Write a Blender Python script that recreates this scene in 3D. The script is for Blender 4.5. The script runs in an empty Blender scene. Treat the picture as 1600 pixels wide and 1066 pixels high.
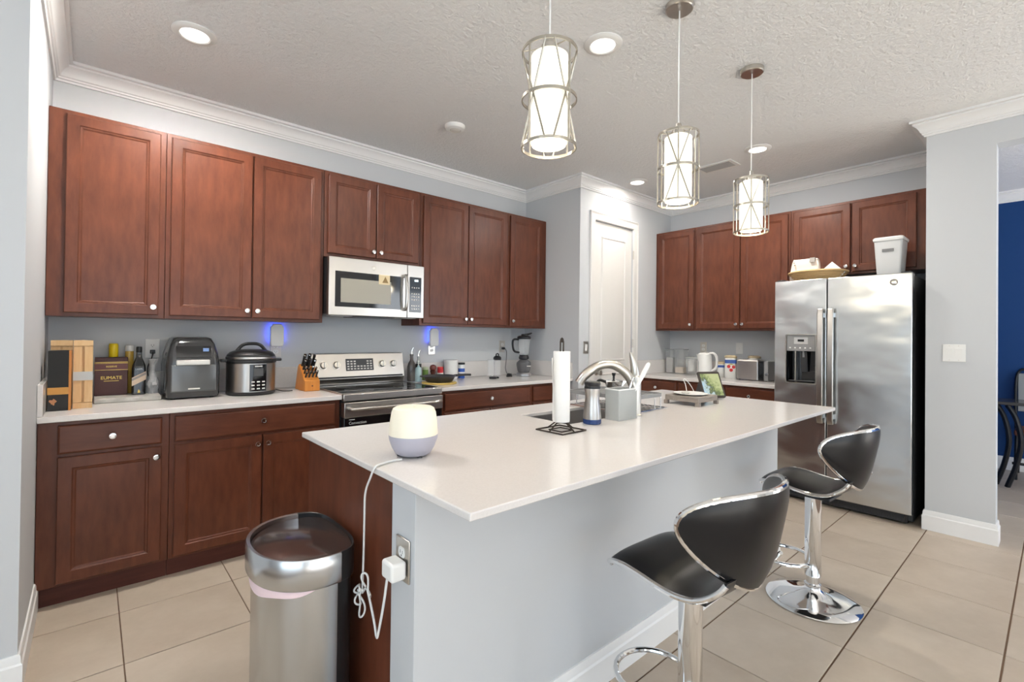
import bpy, math, random
from mathutils import Vector, Matrix
random.seed(7)
S = bpy.context.scene
COL = S.collection
PI = math.pi

# ------------------------------------------------------------------ camera
cam_d = bpy.data.cameras.new('camera')
cam = bpy.data.objects.new('camera', cam_d)
COL.objects.link(cam)
S.camera = cam
R_ = Vector((0.75215177, -0.65888428, 0.01179934))
U_ = Vector((-0.01421287, 0.00168147, 0.99989758))
F_ = Vector((0.65883663, 0.75224244, 0.00809991))
M = Matrix((R_, U_, -F_)).transposed().to_4x4()
M.translation = Vector((0.1877, -3.801, 1.3179))
cam.matrix_world = M
cam_d.sensor_fit = 'HORIZONTAL'
cam_d.sensor_width = 36.0
cam_d.lens = 36.0 * 749.23 / 1600.0
cam_d.shift_y = -14.3 / 1600.0
cam_d.clip_start = 0.05

# ------------------------------------------------------------------ light and exposure
W = bpy.data.worlds.new('world')
S.world = W
W.use_nodes = True
bg = W.node_tree.nodes['Background']
bg.inputs[0].default_value = (0.72, 0.85, 1.0, 1)
bg.inputs[1].default_value = 1.3
S.view_settings.view_transform = 'Standard'
S.view_settings.look = 'None'
S.view_settings.exposure = 0.50
S.view_settings.gamma = 1.0
S.view_settings.use_curve_mapping = False
S.cycles.max_bounces = 10
S.cycles.diffuse_bounces = 5
S.cycles.glossy_bounces = 4
S.cycles.transmission_bounces = 8
S.cycles.transparent_max_bounces = 12
S.cycles.sample_clamp_indirect = 6.0
S.cycles.use_denoising = True
S.cycles.caustics_reflective = False
S.cycles.caustics_refractive = False

def area(name, loc, rot, sx, sy, power, col, shape='RECTANGLE'):
    d = bpy.data.lights.new(name, 'AREA')
    d.shape = shape; d.size = sx; d.size_y = sy; d.energy = power; d.color = col
    o = bpy.data.objects.new(name, d)
    o.location = loc; o.rotation_euler = rot
    COL.objects.link(o)
    return o
# unseen area lamps standing in for daylight, behind the camera and in the dining room
area('daylight_rear', (0.6, -8.55, 1.35), (PI/2, 0, 0), 5.0, 2.3, 25, (0.86, 0.94, 1.0))
area('daylight_side', (-3.25, -5.2, 1.35), (PI/2, 0, -PI/2), 4.2, 2.3, 36, (0.72, 0.88, 1.0))
area('daylight_dining', (6.2, -8.2, 1.4), (PI/2, 0, 0), 2.4, 2.0, 60, (0.92, 0.96, 1.0))

sun_d = bpy.data.lights.new('sun', 'SUN'); sun_d.energy = 46.0; sun_d.angle = 0.02; sun_d.color = (0.90, 0.96, 1.0)
sun = bpy.data.objects.new('sun', sun_d); COL.objects.link(sun)
sun.rotation_euler = (math.radians(42), 0, math.radians(12))

# ------------------------------------------------------------------ materials
def mat(name, base=(0.8, 0.8, 0.8), rough=0.5, metal=0.0, spec=0.5, emit=None, es=0.0, trans=0.0, ior=1.45, coat=0.0, alpha=1.0):
    m = bpy.data.materials.new(name)
    m.use_nodes = True
    b = m.node_tree.nodes['Principled BSDF']
    b.inputs['Base Color'].default_value = (*base, 1)
    b.inputs['Roughness'].default_value = rough
    b.inputs['Metallic'].default_value = metal
    b.inputs['Specular IOR Level'].default_value = spec
    b.inputs['Transmission Weight'].default_value = trans
    b.inputs['IOR'].default_value = ior
    b.inputs['Coat Weight'].default_value = coat
    b.inputs['Alpha'].default_value = alpha
    if emit:
        b.inputs['Emission Color'].default_value = (*emit, 1)
        b.inputs['Emission Strength'].default_value = es
    return m

def nd(m, t, **kw):
    n = m.node_tree.nodes.new(t)
    for k, v in kw.items():
        if hasattr(n, k): setattr(n, k, v)
        else: n.inputs[k].default_value = v
    return n
def lk(m, a, b): m.node_tree.links.new(a, b)
def bsdf(m): return m.node_tree.nodes['Principled BSDF']
def ramp(m, fac, stops):
    r = m.node_tree.nodes.new('ShaderNodeValToRGB')
    e = r.color_ramp.elements
    while len(e) < len(stops): e.new(0.5)
    for i, (p, c) in enumerate(stops):
        e[i].position = p; e[i].color = (*c, 1)
    lk(m, fac, r.inputs[0])
    return r
def noise(m, scale, detail=3, stretch=(1, 1, 1), rough=0.5):
    tc = nd(m, 'ShaderNodeTexCoord')
    mp = nd(m, 'ShaderNodeMapping')
    mp.inputs['Scale'].default_value = stretch
    n = nd(m, 'ShaderNodeTexNoise')
    n.inputs['Scale'].default_value = scale; n.inputs['Detail'].default_value = detail; n.inputs['Roughness'].default_value = rough
    lk(m, tc.outputs['Object'], mp.inputs[0]); lk(m, mp.outputs[0], n.inputs['Vector'])
    return n
def bump(m, h, strength, dist):
    b = nd(m, 'ShaderNodeBump')
    b.inputs['Strength'].default_value = strength; b.inputs['Distance'].default_value = dist
    lk(m, h, b.inputs['Height']); lk(m, b.outputs[0], bsdf(m).inputs['Normal'])
    return b

def wood(name, c0, c1, stretch, rough=0.34):
    m = mat(name, c1, rough, spec=0.45)
    g = noise(m, 9, 4, stretch, 0.55)
    n2 = noise(m, 2.2, 3, (1, 1, 0.6))
    mix = nd(m, 'ShaderNodeMath', operation='MULTIPLY_ADD')
    lk(m, g.outputs[0], mix.inputs[0]); mix.inputs[1].default_value = 0.5
    sc = nd(m, 'ShaderNodeMath', operation='MULTIPLY'); lk(m, n2.outputs[0], sc.inputs[0]); sc.inputs[1].default_value = 0.5
    lk(m, sc.outputs[0], mix.inputs[2])
    r = ramp(m, mix.outputs[0], [(0.3, c0), (0.72, c1)])
    lk(m, r.outputs[0], bsdf(m).inputs['Base Color'])
    bump(m, g.outputs[0], 0.04, 0.002)
    return m
WOOD = wood('cherry_wood_vertical', (0.070, 0.020, 0.0095), (0.170, 0.052, 0.026), (3.2, 3.2, 0.8))
WOODH = wood('cherry_wood_horizontal', (0.070, 0.020, 0.0095), (0.170, 0.052, 0.026), (0.8, 3.2, 3.2))
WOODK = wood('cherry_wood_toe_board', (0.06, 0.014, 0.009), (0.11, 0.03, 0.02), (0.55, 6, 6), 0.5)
PINE = wood('pale_pine', (0.62, 0.38, 0.17), (0.76, 0.54, 0.30), (8, 8, 0.8), 0.5)
ORANGEWOOD = wood('honey_wood', (0.48, 0.16, 0.022), (0.62, 0.25, 0.05), (8, 8, 0.8), 0.35)

WALL = mat('grey_wall_paint', (0.585, 0.605, 0.625), 0.6, spec=0.3)
n = noise(WALL, 260, 2); bump(WALL, n.outputs[0], 0.05, 0.001)
CEIL = mat('stippled_ceiling_paint', (0.85, 0.862, 0.87), 0.85, spec=0.2)
n = noise(CEIL, 46, 4, rough=0.6); bump(CEIL, n.outputs[0], 0.75, 0.013)
NAVY = mat('navy_wall_paint', (0.010, 0.055, 0.19), 0.55, spec=0.3)
TRIM = mat('white_trim_paint', (0.86, 0.86, 0.855), 0.35)
DOORW = mat('white_door_paint', (0.76, 0.745, 0.72), 0.3)
QUARTZ = mat('white_quartz', (0.80, 0.765, 0.735), 0.14, spec=0.5)
n = noise(QUARTZ, 180, 2); r = ramp(QUARTZ, n.outputs[0], [(0.35, (0.715, 0.685, 0.665)), (0.6, (0.745, 0.715, 0.695))]); lk(QUARTZ, r.outputs[0], bsdf(QUARTZ).inputs['Base Color'])
TILE = mat('beige_floor_tile', (0.5, 0.43, 0.35), 0.38, spec=0.4)
oi = nd(TILE, 'ShaderNodeObjectInfo')
n1 = noise(TILE, 3.2, 5, (1, 1, 1), 0.6)
n2 = noise(TILE, 38, 3)
ad = nd(TILE, 'ShaderNodeMath', operation='MULTIPLY_ADD'); lk(TILE, oi.outputs['Random'], ad.inputs[0]); ad.inputs[1].default_value = 0.22; lk(TILE, n1.outputs[0], ad.inputs[2])
ad2 = nd(TILE, 'ShaderNodeMath', operation='MULTIPLY_ADD'); lk(TILE, n2.outputs[0], ad2.inputs[0]); ad2.inputs[1].default_value = 0.12; lk(TILE, ad.outputs[0], ad2.inputs[2])
r = ramp(TILE, ad2.outputs[0], [(0.35, (0.43, 0.355, 0.28)), (0.9, (0.57, 0.49, 0.405))]); lk(TILE, r.outputs[0], bsdf(TILE).inputs['Base Color'])
GROUT = mat('brown_grout', (0.16, 0.10, 0.065), 0.9)

def steel(name, base, rough, stretch, wav=0.0):
    m = mat(name, base, rough, 1.0)
    g = noise(m, 60, 3, stretch)
    rr = nd(m, 'ShaderNodeMapRange'); lk(m, g.outputs[0], rr.inputs[0])
    rr.inputs[3].default_value = rough - 0.02; rr.inputs[4].default_value = rough + 0.03
    lk(m, rr.outputs[0], bsdf(m).inputs['Roughness'])
    if wav:
        w = noise(m, 2.6, 1.5, (1, 1, 1.6)); bump(m, w.outputs[0], wav, 0.05)
    return m
STEEL = steel('brushed_steel', (0.50, 0.48, 0.455), 0.30, (1, 1, 30))
FRIDGESTEEL = steel('brushed_fridge_steel', (0.66, 0.68, 0.69), 0.25, (1, 1, 30), 0.35)
CANSTEEL = mat('brushed_can_steel', (0.60, 0.615, 0.63), 0.24, 1.0)
CHROME = mat('chrome', (0.86, 0.86, 0.86), 0.07, 1.0)
NICKEL = mat('brushed_nickel', (0.62, 0.59, 0.54), 0.28, 1.0)
BRASSY = mat('satin_champagne_wire', (0.48, 0.45, 0.39), 0.32, 1.0)
BLACK = mat('black_plastic', (0.015, 0.015, 0.016), 0.35)
BLACKG = mat('black_gloss_glass', (0.008, 0.008, 0.009), 0.06, spec=0.7)
DARKGREY = mat('dark_grey_plastic', (0.06, 0.062, 0.066), 0.4)
MIDGREY = mat('grey_plastic', (0.28, 0.28, 0.28), 0.45)
CHAR = mat('charcoal_side_paint', (0.035, 0.036, 0.038), 0.5)
WHITEP = mat('white_plastic', (0.82, 0.82, 0.80), 0.35)
IVORY = mat('ivory_plastic', (0.72, 0.70, 0.66), 0.4)
LEATHER = mat('black_leatherette', (0.011, 0.011, 0.012), 0.30, spec=0.45)
n = noise(LEATHER, 220, 2); bump(LEATHER, n.outputs[0], 0.06, 0.001)
PAPER = mat('white_paper', (0.86, 0.85, 0.83), 0.9, spec=0.1)
IRON = mat('dark_bronze_wire', (0.05, 0.038, 0.03), 0.45, 0.6)
CLEAR = mat('clear_plastic', (0.85, 0.88, 0.88), 0.06, spec=0.6, alpha=0.13)
GLASSW = mat('window_glass', (0.98, 1.0, 1.0), 0.0, trans=1.0, ior=1.02, spec=0.2)
FROST = mat('frosted_acrylic', (0.60, 0.62, 0.61), 0.25, alpha=0.5)
GOLD = mat('gold_print', (0.75, 0.52, 0.12), 0.35, 0.4)
BROWNLEA = mat('maroon_leatherette', (0.085, 0.032, 0.03), 0.5)
n = noise(BROWNLEA, 130, 3); bump(BROWNLEA, n.outputs[0], 0.3, 0.003)
SHADE = mat('lit_opal_glass', (0.95, 0.92, 0.82), 0.4, emit=(1.0, 0.92, 0.74), es=0.52)
LITDISC = mat('lit_downlight_lens', (1, 1, 1), 0.5, emit=(1.0, 0.95, 0.88), es=2.0)
BLUE = mat('blue_led', (0.1, 0.15, 1), 0.5, emit=(0.05, 0.10, 1.0), es=6.0)
STONE = mat('grey_marble_board', (0.55, 0.53, 0.50), 0.3)
n = noise(STONE, 14, 5); r = ramp(STONE, n.outputs[0], [(0.35, (0.45, 0.43, 0.40)), (0.7, (0.62, 0.60, 0.57))]); lk(STONE, r.outputs[0], bsdf(STONE).inputs['Base Color'])

def flat(name, c, rough=0.5, metal=0.0, **k): return mat(name, c, rough, metal, **k)

# ------------------------------------------------------------------ mesh helpers
class MB:
    def __init__(s): s.v = []; s.f = []; s.T = None
    def add(s, vs, fs):
        o = len(s.v)
        if s.T is not None: vs = [s.T @ Vector(p) for p in vs]
        s.v += [tuple(p) for p in vs]; s.f += [tuple(i + o for i in f) for f in fs]
        return s
    def box(s, x0, x1, y0, y1, z0, z1):
        vs = [(x, y, z) for z in (z0, z1) for y in (y0, y1) for x in (x0, x1)]
        return s.add(vs, [(0, 2, 3, 1), (4, 5, 7, 6), (0, 1, 5, 4), (2, 6, 7, 3), (0, 4, 6, 2), (1, 3, 7, 5)])
    def lathe(s, prof, n=28, c=(0, 0, 0), sx=1, sy=1, a0=0.0):
        vs = []; fs = []; rows = []
        for r, z in prof:
            if r < 1e-6:
                rows.append([len(vs)]); vs.append((c[0], c[1], c[2] + z))
            else:
                rows.append(list(range(len(vs), len(vs) + n)))
                vs += [(c[0] + sx * r * math.cos(a0 + 2*PI*i/n), c[1] + sy * r * math.sin(a0 + 2*PI*i/n), c[2] + z) for i in range(n)]
        for a, b in zip(rows, rows[1:]):
            for i in range(n):
                j = (i + 1) % n
                if len(a) == 1 and len(b) == 1: continue
                if len(a) == 1: fs.append((a[0], b[j], b[i]))
                elif len(b) == 1: fs.append((a[i], a[j], b[0]))
                else: fs.append((a[i], a[j], b[j], b[i]))
        return s.add(vs, fs)
    def cyl(s, r, z0, z1, c=(0, 0, 0), n=24, r2=None):
        r2 = r if r2 is None else r2
        return s.lathe([(0, z0), (r, z0), (r2, z1), (0, z1)], n, c)
    def tube(s, pts, r, n=8, closed=False, radii=None):
        P = [Vector(p) for p in pts]; m = len(P); vs = []; fs = []
        up = None
        for i, p in enumerate(P):
            if closed: t = P[(i + 1) % m] - P[i - 1]
            else: t = P[min(i + 1, m - 1)] - P[max(i - 1, 0)]
            t.normalize()
            if up is None:
                up = Vector((0, 0, 1)) if abs(t.z) < 0.9 else Vector((1, 0, 0))
            a = t.cross(up)
            if a.length < 1e-5: a = t.cross(Vector((0.3, 1, 0.2)))
            a.normalize(); b = a.cross(t).normalized(); up = b
            rr = radii[i] if radii else r
            vs += [tuple(p + a * rr * math.cos(2*PI*k/n) + b * rr * math.sin(2*PI*k/n)) for k in range(n)]
        for i in range(m if closed else m - 1):
            j = (i + 1) % m
            for k in range(n):
                l = (k + 1) % n
                fs.append((i*n + k, i*n + l, j*n + l, j*n + k))
        if not closed:
            fs.append(tuple(range(n - 1, -1, -1))); fs.append(tuple((m - 1)*n + k for k in range(n)))
        return s.add(vs, fs)
    def prism(s, poly, h0, h1, axis='z'):
        n = len(poly)
        def q(a, b, h): return {'z': (a, b, h), 'y': (a, h, b), 'x': (h, a, b)}[axis]
        vs = [q(a, b, h0) for a, b in poly] + [q(a, b, h1) for a, b in poly]
        fs = [tuple(range(n - 1, -1, -1)), tuple(range(n, 2*n))] + [(i, (i + 1) % n, (i + 1) % n + n, i + n) for i in range(n)]
        return s.add(vs, fs)
    def rings(s, rings, cap0=True, cap1=True):
        n = len(rings[0]); vs = [p for r in rings for p in r]; fs = []
        for k in range(len(rings) - 1):
            for i in range(n):
                j = (i + 1) % n
                fs.append((k*n + i, k*n + j, (k + 1)*n + j, (k + 1)*n + i))
        if cap0: fs.append(tuple(range(n - 1, -1, -1)))
        if cap1: fs.append(tuple((len(rings) - 1)*n + i for i in range(n)))
        return s.add(vs, fs)
    def sheet(s, rows, thick=None):
        nr, nc = len(rows), len(rows[0]); vs = [p for r in rows for p in r]
        fs = [(i*nc + j, i*nc + j + 1, (i + 1)*nc + j + 1, (i + 1)*nc + j) for i in range(nr - 1) for j in range(nc - 1)]
        return s.add(vs, fs)

def finish_mesh(name, mb, material, smooth=35):
    me = bpy.data.meshes.new(name)
    me.from_pydata(mb.v, [], mb.f)
    me.validate(); 
    import bmesh
    bm = bmesh.new(); bm.from_mesh(me)
    bmesh.ops.recalc_face_normals(bm, faces=bm.faces)
    bm.to_mesh(me); bm.free()
    me.materials.append(material)
    if smooth:
        for p in me.polygons: p.use_smooth = True
        me.set_sharp_from_angle(angle=math.radians(smooth))
    return me
def obj(name, mb, material, parent=None, bevel=0.0, seg=2, solid=0.0, sub=0, smooth=35, label=None):
    me = finish_mesh(name, mb, material, smooth) if isinstance(mb, MB) else mb
    o = bpy.data.objects.new(name, me); COL.objects.link(o)
    if parent is not None: o.parent = parent
    if solid:
        md = o.modifiers.new('solid', 'SOLIDIFY'); md.thickness = solid; md.offset = 0
    if bevel:
        md = o.modifiers.new('bevel', 'BEVEL'); md.width = bevel; md.segments = seg; md.limit_method = 'ANGLE'; md.angle_limit = math.radians(40)
        md.harden_normals = False
    if sub:
        md = o.modifiers.new('sub', 'SUBSURF'); md.levels = sub; md.render_levels = sub
    if label: o['label'] = label
    return o
def tag(o, label, cat, group=None, kind=None):
    o['label'] = label; o['category'] = cat
    if group: o['group'] = group
    if kind: o['kind'] = kind
    return o
def thing(name, label, cat, loc=(0, 0, 0), rz=0.0, group=None):
    o = bpy.data.objects.new(name, None); COL.objects.link(o)
    o.empty_display_size = 0.05
    o.location = loc; o.rotation_euler = (0, 0, rz)
    return tag(o, label, cat, group)
def struct(name, mb, m, label, cat, bevel=0.0, smooth=35):
    return tag(obj(name, mb, m, None, bevel, smooth=smooth), label, cat, kind='structure')
def copy_tree(o, parent=None):
    c = o.copy(); COL.objects.link(c); c.parent = parent
    for ch in list(o.children): copy_tree(ch, c)
    return c
def text(name, s, size, material, parent, loc, rot, depth=0.0006, align='CENTER', sx=1.0):
    cu = bpy.data.curves.new('tmp', 'FONT'); cu.body = s; cu.size = size; cu.extrude = depth; cu.align_x = align; cu.align_y = 'CENTER'
    t = bpy.data.objects.new('tmp', cu); COL.objects.link(t)
    dg = bpy.context.evaluated_depsgraph_get()
    me = bpy.data.meshes.new_from_object(t.evaluated_get(dg))
    bpy.data.objects.remove(t); bpy.data.curves.remove(cu)
    me.materials.clear(); me.materials.append(material)
    o = bpy.data.objects.new(name, me); COL.objects.link(o)
    o.parent = parent; o.location = loc; o.rotation_euler = rot; o.scale = (sx, 1, 1)
    return o
FRONT = (PI/2, 0, 0)      # text facing -y of its thing
def arc(cx, cy, r, a0, a1, n):
    return [(cx + r*math.cos(a0 + (a1 - a0)*i/n), cy + r*math.sin(a0 + (a1 - a0)*i/n)) for i in range(n + 1)]
def rrect(x0, x1, y0, y1, r, n=5):
    return (arc(x1 - r, y0 + r, r, -PI/2, 0, n) + arc(x1 - r, y1 - r, r, 0, PI/2, n)
            + arc(x0 + r, y1 - r, r, PI/2, PI, n) + arc(x0 + r, y0 + r, r, PI, 1.5*PI, n))
def bez(P, n=24):
    """smooth Catmull-Rom path through points"""
    P = [Vector(p) for p in P]; out = []
    Q = [2*P[0] - P[1]] + P + [2*P[-1] - P[-2]]
    k = max(2, n // (len(P) - 1))
    for i in range(1, len(Q) - 2):
        a, b, c, d = Q[i-1], Q[i], Q[i+1], Q[i+2]
        for j in range(k):
            t = j / k
            out.append(0.5*((2*b) + (c - a)*t + (2*a - 5*b + 4*c - d)*t*t + (3*b - a - 3*c + d)*t**3))
    out.append(P[-1])
    return out

# ------------------------------------------------------------------ setting
ZC = 2.86; XE = 3.70; DP = 0.766; XB = 5.33; XP = 4.594; YP1 = -3.181; YP2 = -3.531
LWY = -1.30; BACKY = -8.8; LEFTX = -3.4; DINX = 7.29
fl = struct('floor', MB().box(LEFTX - .1, DINX + .2, BACKY - .2, 0.2, -0.12, -0.004), GROUT, 'beige square tile floor with dark brown grout lines', 'floor')
px, py = 0.4645, 0.4575
gx, gy = 0.0022, 0.0034
def tile_mesh(w, h):
    b = 0.0016
    def ring(i, z): return [(i, i, z), (w - i, i, z), (w - i, h - i, z), (i, h - i, z)]
    return finish_mesh('tile', MB().rings([ring(0, -0.02), ring(0, -b), ring(b, 0)], cap0=False), TILE, 0)
tm = tile_mesh(px - 2*gx, py - 2*gy)
for i in range(-8, 15):
    for j in range(-18, 3):
        x0 = 0.302 + i*px; y0 = -0.906 + j*py - py
        if x0 + px < LEFTX or x0 > DINX or y0 + py < BACKY or y0 > 0: continue
        if y0 < -4.3 and x0 < 4.4: continue        # behind the camera: the big tiles continue as one slab below
        if x0 < -1.0: continue
        if y0 > -0.45 and 0 < x0 < 3.2: continue
        o = bpy.data.objects.new('tile', tm); COL.objects.link(o); o.parent = fl
        o.location = (x0 + gx, y0 + gy, 0.0)
obj('tile_field', MB().box(LEFTX, 4.2, BACKY, -4.95, -0.02, 0.0), TILE, fl)
obj('tile_field', MB().box(LEFTX, -1.3, -4.95, -1.3, -0.02, 0.0), TILE, fl)

struct('ceiling', MB().box(LEFTX - .2, DINX + .2, BACKY - .2, 0.2, ZC, ZC + 0.12), CEIL, 'pale stippled ceiling over the whole kitchen', 'ceiling')
struct('wall_back', MB().box(-0.2, XE + 0.05, 0, 0.15, 0, ZC), WALL, 'grey wall behind the stove and cabinets', 'wall')
struct('wall_left', MB().prism([(LEFTX, LWY), (0, LWY), (0, 0.0), (-0.2, 0.0), (-0.2, LWY + 0.18), (LEFTX, LWY + 0.18)], 0, ZC), WALL, 'grey wall end at the left edge of the picture', 'wall')
dx0, dx1, dz1 = 3.925, 4.565, 2.475
struct('wall_pantry', MB().prism([(XE, 0.1), (XE, -DP), (dx0, -DP), (dx0, -DP + .12), (XE + .12, -DP + .12), (XE + .12, 0.1)], 0, ZC).box(dx1, XB + .12, -DP, -DP + .12, 0, ZC).box(dx0, dx1, -DP, -DP + .12, dz1, ZC), WALL, 'grey boxed-out pantry walls around the white door', 'wall')
struct('wall_right', MB().box(XB, XB + .12, YP1 - .13, -DP + .1, 0, ZC).box(XP, XB, YP1 - .13, YP1, 0, ZC), WALL, 'grey wall behind the refrigerator', 'wall')
struct('wall_right_end', MB().box(XP, XP + .135, YP2, YP1 - .13, 0, ZC).box(XP, XP + .135, -6.6, YP2, 2.608, ZC).box(XP, XP + .135, BACKY, -6.6, 0, ZC), WALL, 'grey wall end with light switch beside the dining opening', 'wall')
struct('wall_dining', MB().box(DINX, DINX + .12, BACKY, YP1 + .6, 0, ZC).box(XB + .125, DINX, YP1 - .0, YP1 + .12, 0, ZC), NAVY, 'navy blue wall of the dining room', 'wall')
# rear walls with large glazed openings (behind the camera)
def glazed(name, n, a0, a1, w0, w1, fixed, axis, label):
    mb = MB()
    def bx(p0, p1, z0, z1, t0=0.0, t1=0.12):
        if axis == 'x': mb.box(p0, p1, fixed - t1, fixed - t0, z0, z1)
        else: mb.box(fixed - t1, fixed - t0, p0, p1, z0, z1)
    bx(a0, w0, 0, ZC); bx(w1, a1, 0, ZC); bx(w0, w1, 2.5, ZC); bx(w0, w1, 0, 0.12)
    struct(name, mb, WALL, label, 'wall')
    mb = MB()
    k = 4
    for i in range(k + 1):
        p = w0 + (w1 - w0)*i/k
        bx(p - .04, p + .04, 0.12, 2.5, .03, .09)
    bx(w0, w1, 0.12, 0.2, .03, .09); bx(w0, w1, 2.42, 2.5, .03, .09)
    struct('window_%d' % n, mb, TRIM, label.replace('wall', 'window frames'), 'window')
glazed('wall_rear', 1, LEFTX, 5.0, -1.9, 3.1, BACKY + .12, 'x', 'grey rear wall with wide glazing behind the viewer')
glazed('wall_side', 2, BACKY, LWY, -7.3, -3.1, LEFTX + .12, 'y', 'grey side wall with wide glazing left of the viewer')

# crown moulding and baseboards, mitred along the walls
def offset_path(path, d):
    out = []
    P = [Vector(p) for p in path]
    for i, p in enumerate(P):
        ns = []
        for a, b in ((i - 1, i), (i, i + 1)):
            if a < 0 or b >= len(P): continue
            t = (P[b] - P[a]).normalized(); ns.append(Vector((t.y, -t.x)))
        if len(ns) == 1: out.append(p + ns[0]*d)
        else:
            m = (ns[0] + ns[1]); m = m / m.dot(ns[0]) if m.dot(ns[0]) else ns[0]
            out.append(p + m*d)
    return out
def mould(name, path, prof, z0, m, label, cat):
    rows = []
    for d, z in prof:
        rows.append([(p.x, p.y, z0 + z) for p in offset_path(path, d)])
    mb = MB().sheet(rows)
    n = len(prof)
    return struct(name, mb, m, label, cat, smooth=25)
CROWN = [(0, -.106), (.010, -.106), (.014, -.096), (.022, -.092), (.022, -.084), (.030, -.078), (.037, -.062), (.048, -.045), (.062, -.034), (.068, -.030), (.068, -.020), (.084, -.016), (.084, 0.0)]
mould('trim_1', [(LEFTX, LWY), (0, LWY), (0, 0), (XE, 0), (XE, -DP), (XB, -DP), (XB, YP1), (XP, YP1), (XP, BACKY)], CROWN, ZC, TRIM, 'white crown moulding running around the kitchen ceiling', 'moulding')
mould('trim_2', [(DINX, YP1), (DINX, BACKY)], CROWN, ZC, TRIM, 'white crown moulding above the navy wall', 'moulding')
BASE = [(0.0, .135), (.006, .135), (.009, .125), (.010, .105), (.015, .098), (.015, 0)]
mould('baseboard_left', [(LEFTX, LWY), (0, LWY), (0, -0.63)], BASE, 0, TRIM, 'white baseboard around the left wall end', 'baseboard')
mould('baseboard_right', [(XP + .02, YP1 + .0), (XP, YP1), (XP, YP2), (XP + .135, YP2)], BASE, 0, TRIM, 'white baseboard below the light switch wall', 'baseboard')
mould('baseboard_dining', [(DINX, YP1), (DINX, BACKY)], BASE, 0, TRIM, 'white baseboard under the navy wall', 'baseboard')

# pantry door
d = thing('door_1', 'tall white panelled pantry door with casing', 'door', (dx0, -DP, 0)); d['kind'] = 'structure'
dw = dx1 - dx0
def ringrect(x0, x1, z0, z1, i, y): return [(x0 + i, y, z0 + i), (x1 - i, y, z0 + i), (x1 - i, y, z1 - i), (x0 + i, y, z1 - i)]
obj('door_leaf', MB().box(0.004, dw - .004, 0.012, 0.05, 0.01, dz1 - .004), DOORW, d, 0.002)
for (z0, z1) in ((0.15, 0.95), (1.07, dz1 - .14)):
    obj('door_panel', MB().rings([ringrect(0.115, dw - .115, z0, z1, 0, 0.0125), ringrect(0.115, dw - .115, z0, z1, 0.012, 0.002), ringrect(0.115, dw - .115, z0, z1, 0.024, 0.010), ringrect(0.115, dw - .115, z0, z1, 0.05, 0.004)], cap0=False), DOORW, d)
CAS = [(0, 0), (.006, -.012), (.03, -.016), (.06, -.012), (.078, -.020), (.084, -.012), (.084, 0)]
def casing(x0, x1, z1):
    # profile swept up, across and down
    path = [(x0, 0.0), (x0, z1), (x1, z1), (x1, 0.0)]
    off = lambda dd: [(x0 - dd, 0), (x0 - dd, z1 + dd), (x1 + dd, z1 + dd), (x1 + dd, 0)]
    return MB().sheet([[(a, y, b) for a, b in off(dd)] for dd, y in CAS])
obj('casing', casing(0, dw, dz1), DOORW, d, smooth=25)
for z in (0.25, 1.25, 2.2):
    h = obj('hinge', MB().cyl(0.008, z - .045, z + .045, (dw + .0, -.008, 0), 10), NICKEL, d)
kn = MB(); kn.T = Matrix.Translation((0.055, 0.012, 0.96)) @ Matrix.Rotation(PI/2, 4, 'X')
kn.lathe([(0, 0), (.028, 0), (.028, .006), (.011, .012), (.011, .035), (.026, .045), (.026, .058), (0, .066)], 20)
obj('door_knob', kn, NICKEL, d)

# ------------------------------------------------------------------ cabinets
def knob_mesh():
    mb = MB(); mb.T = Matrix.Rotation(PI/2, 4, 'X')
    mb.lathe([(0, 0), (.006, 0), (.006, .012), (.0155, .017), (.0165, .023), (.014, .027), (.0095, .0275), (.008, .024), (0, .024)], 20)
    return finish_mesh('knob', mb, CHROME)
KNOB = knob_mesh()
def add_knob(parent, x, y, z):
    o = bpy.data.objects.new('knob', KNOB); COL.objects.link(o); o.parent = parent; o.location = (x, y, z)
    return o
def door_front(parent, x0, x1, z0, z1, y, knob=None, fw=0.052, t=0.02):
    w = x1 - x0; h = z1 - z0
    R = lambda i, yy: [(i, yy, i), (w - i, yy, i), (w - i, yy, h - i), (i, yy, h - i)]
    fr = MB().rings([R(0, 0), R(0, -t + .004), R(.004, -t), R(fw, -t), R(fw + .005, -t + .005), R(fw + .011, -t + .006), R(fw + .017, -t + .011)], cap0=True, cap1=False)
    dobj = obj('door', fr, WOOD, parent, smooth=0)
    dobj.location = (x0, y, z0)
    obj('panel', MB().rings([R(fw + .017, -t + .011), R(fw + .019, -t + .011)], cap0=False), WOOD, dobj, smooth=0)
    if knob: add_knob(dobj, knob[0] - x0, -t, knob[1] - z0)
    return dobj
def drawer_front(parent, x0, x1, z0, z1, y, t=0.02, kn=True):
    w = x1 - x0; h = z1 - z0
    R = lambda i, yy: [(i, yy, i), (w - i, yy, i), (w - i, yy, h - i), (i, yy, h - i)]
    dobj = obj('drawer', MB().rings([R(0, 0), R(0, -t + .006), R(.004, -t + .002), R(.009, -t)]), WOODH, parent, smooth=0)
    dobj.location = (x0, y, z0)
    if kn: add_knob(dobj, w/2, -t, h/2)
    return dobj
def upper(label, loc, rz, x0, x1, z0, z1, depth, doors, group, light=True):
    t = thing('upper_cabinet', label, 'cabinet', loc, rz, group)
    obj('cabinet_body', MB().box(x0, x1, -depth, -0.002, z0, z1), WOOD, t, 0.0015)
    for (a, b, kside) in doors:
        za, zb = z0 + .02, z1 - .023
        kx = {'r': b - .026, 'l': a + .026}[kside]
        door_front(t, a, b, za, zb, -depth, (kx, za + .045))
    return t
UZ0, UZ1, UD = 1.395, 2.4986, 0.308
UG = 'cherry wall cabinets over the stove counter'
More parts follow.
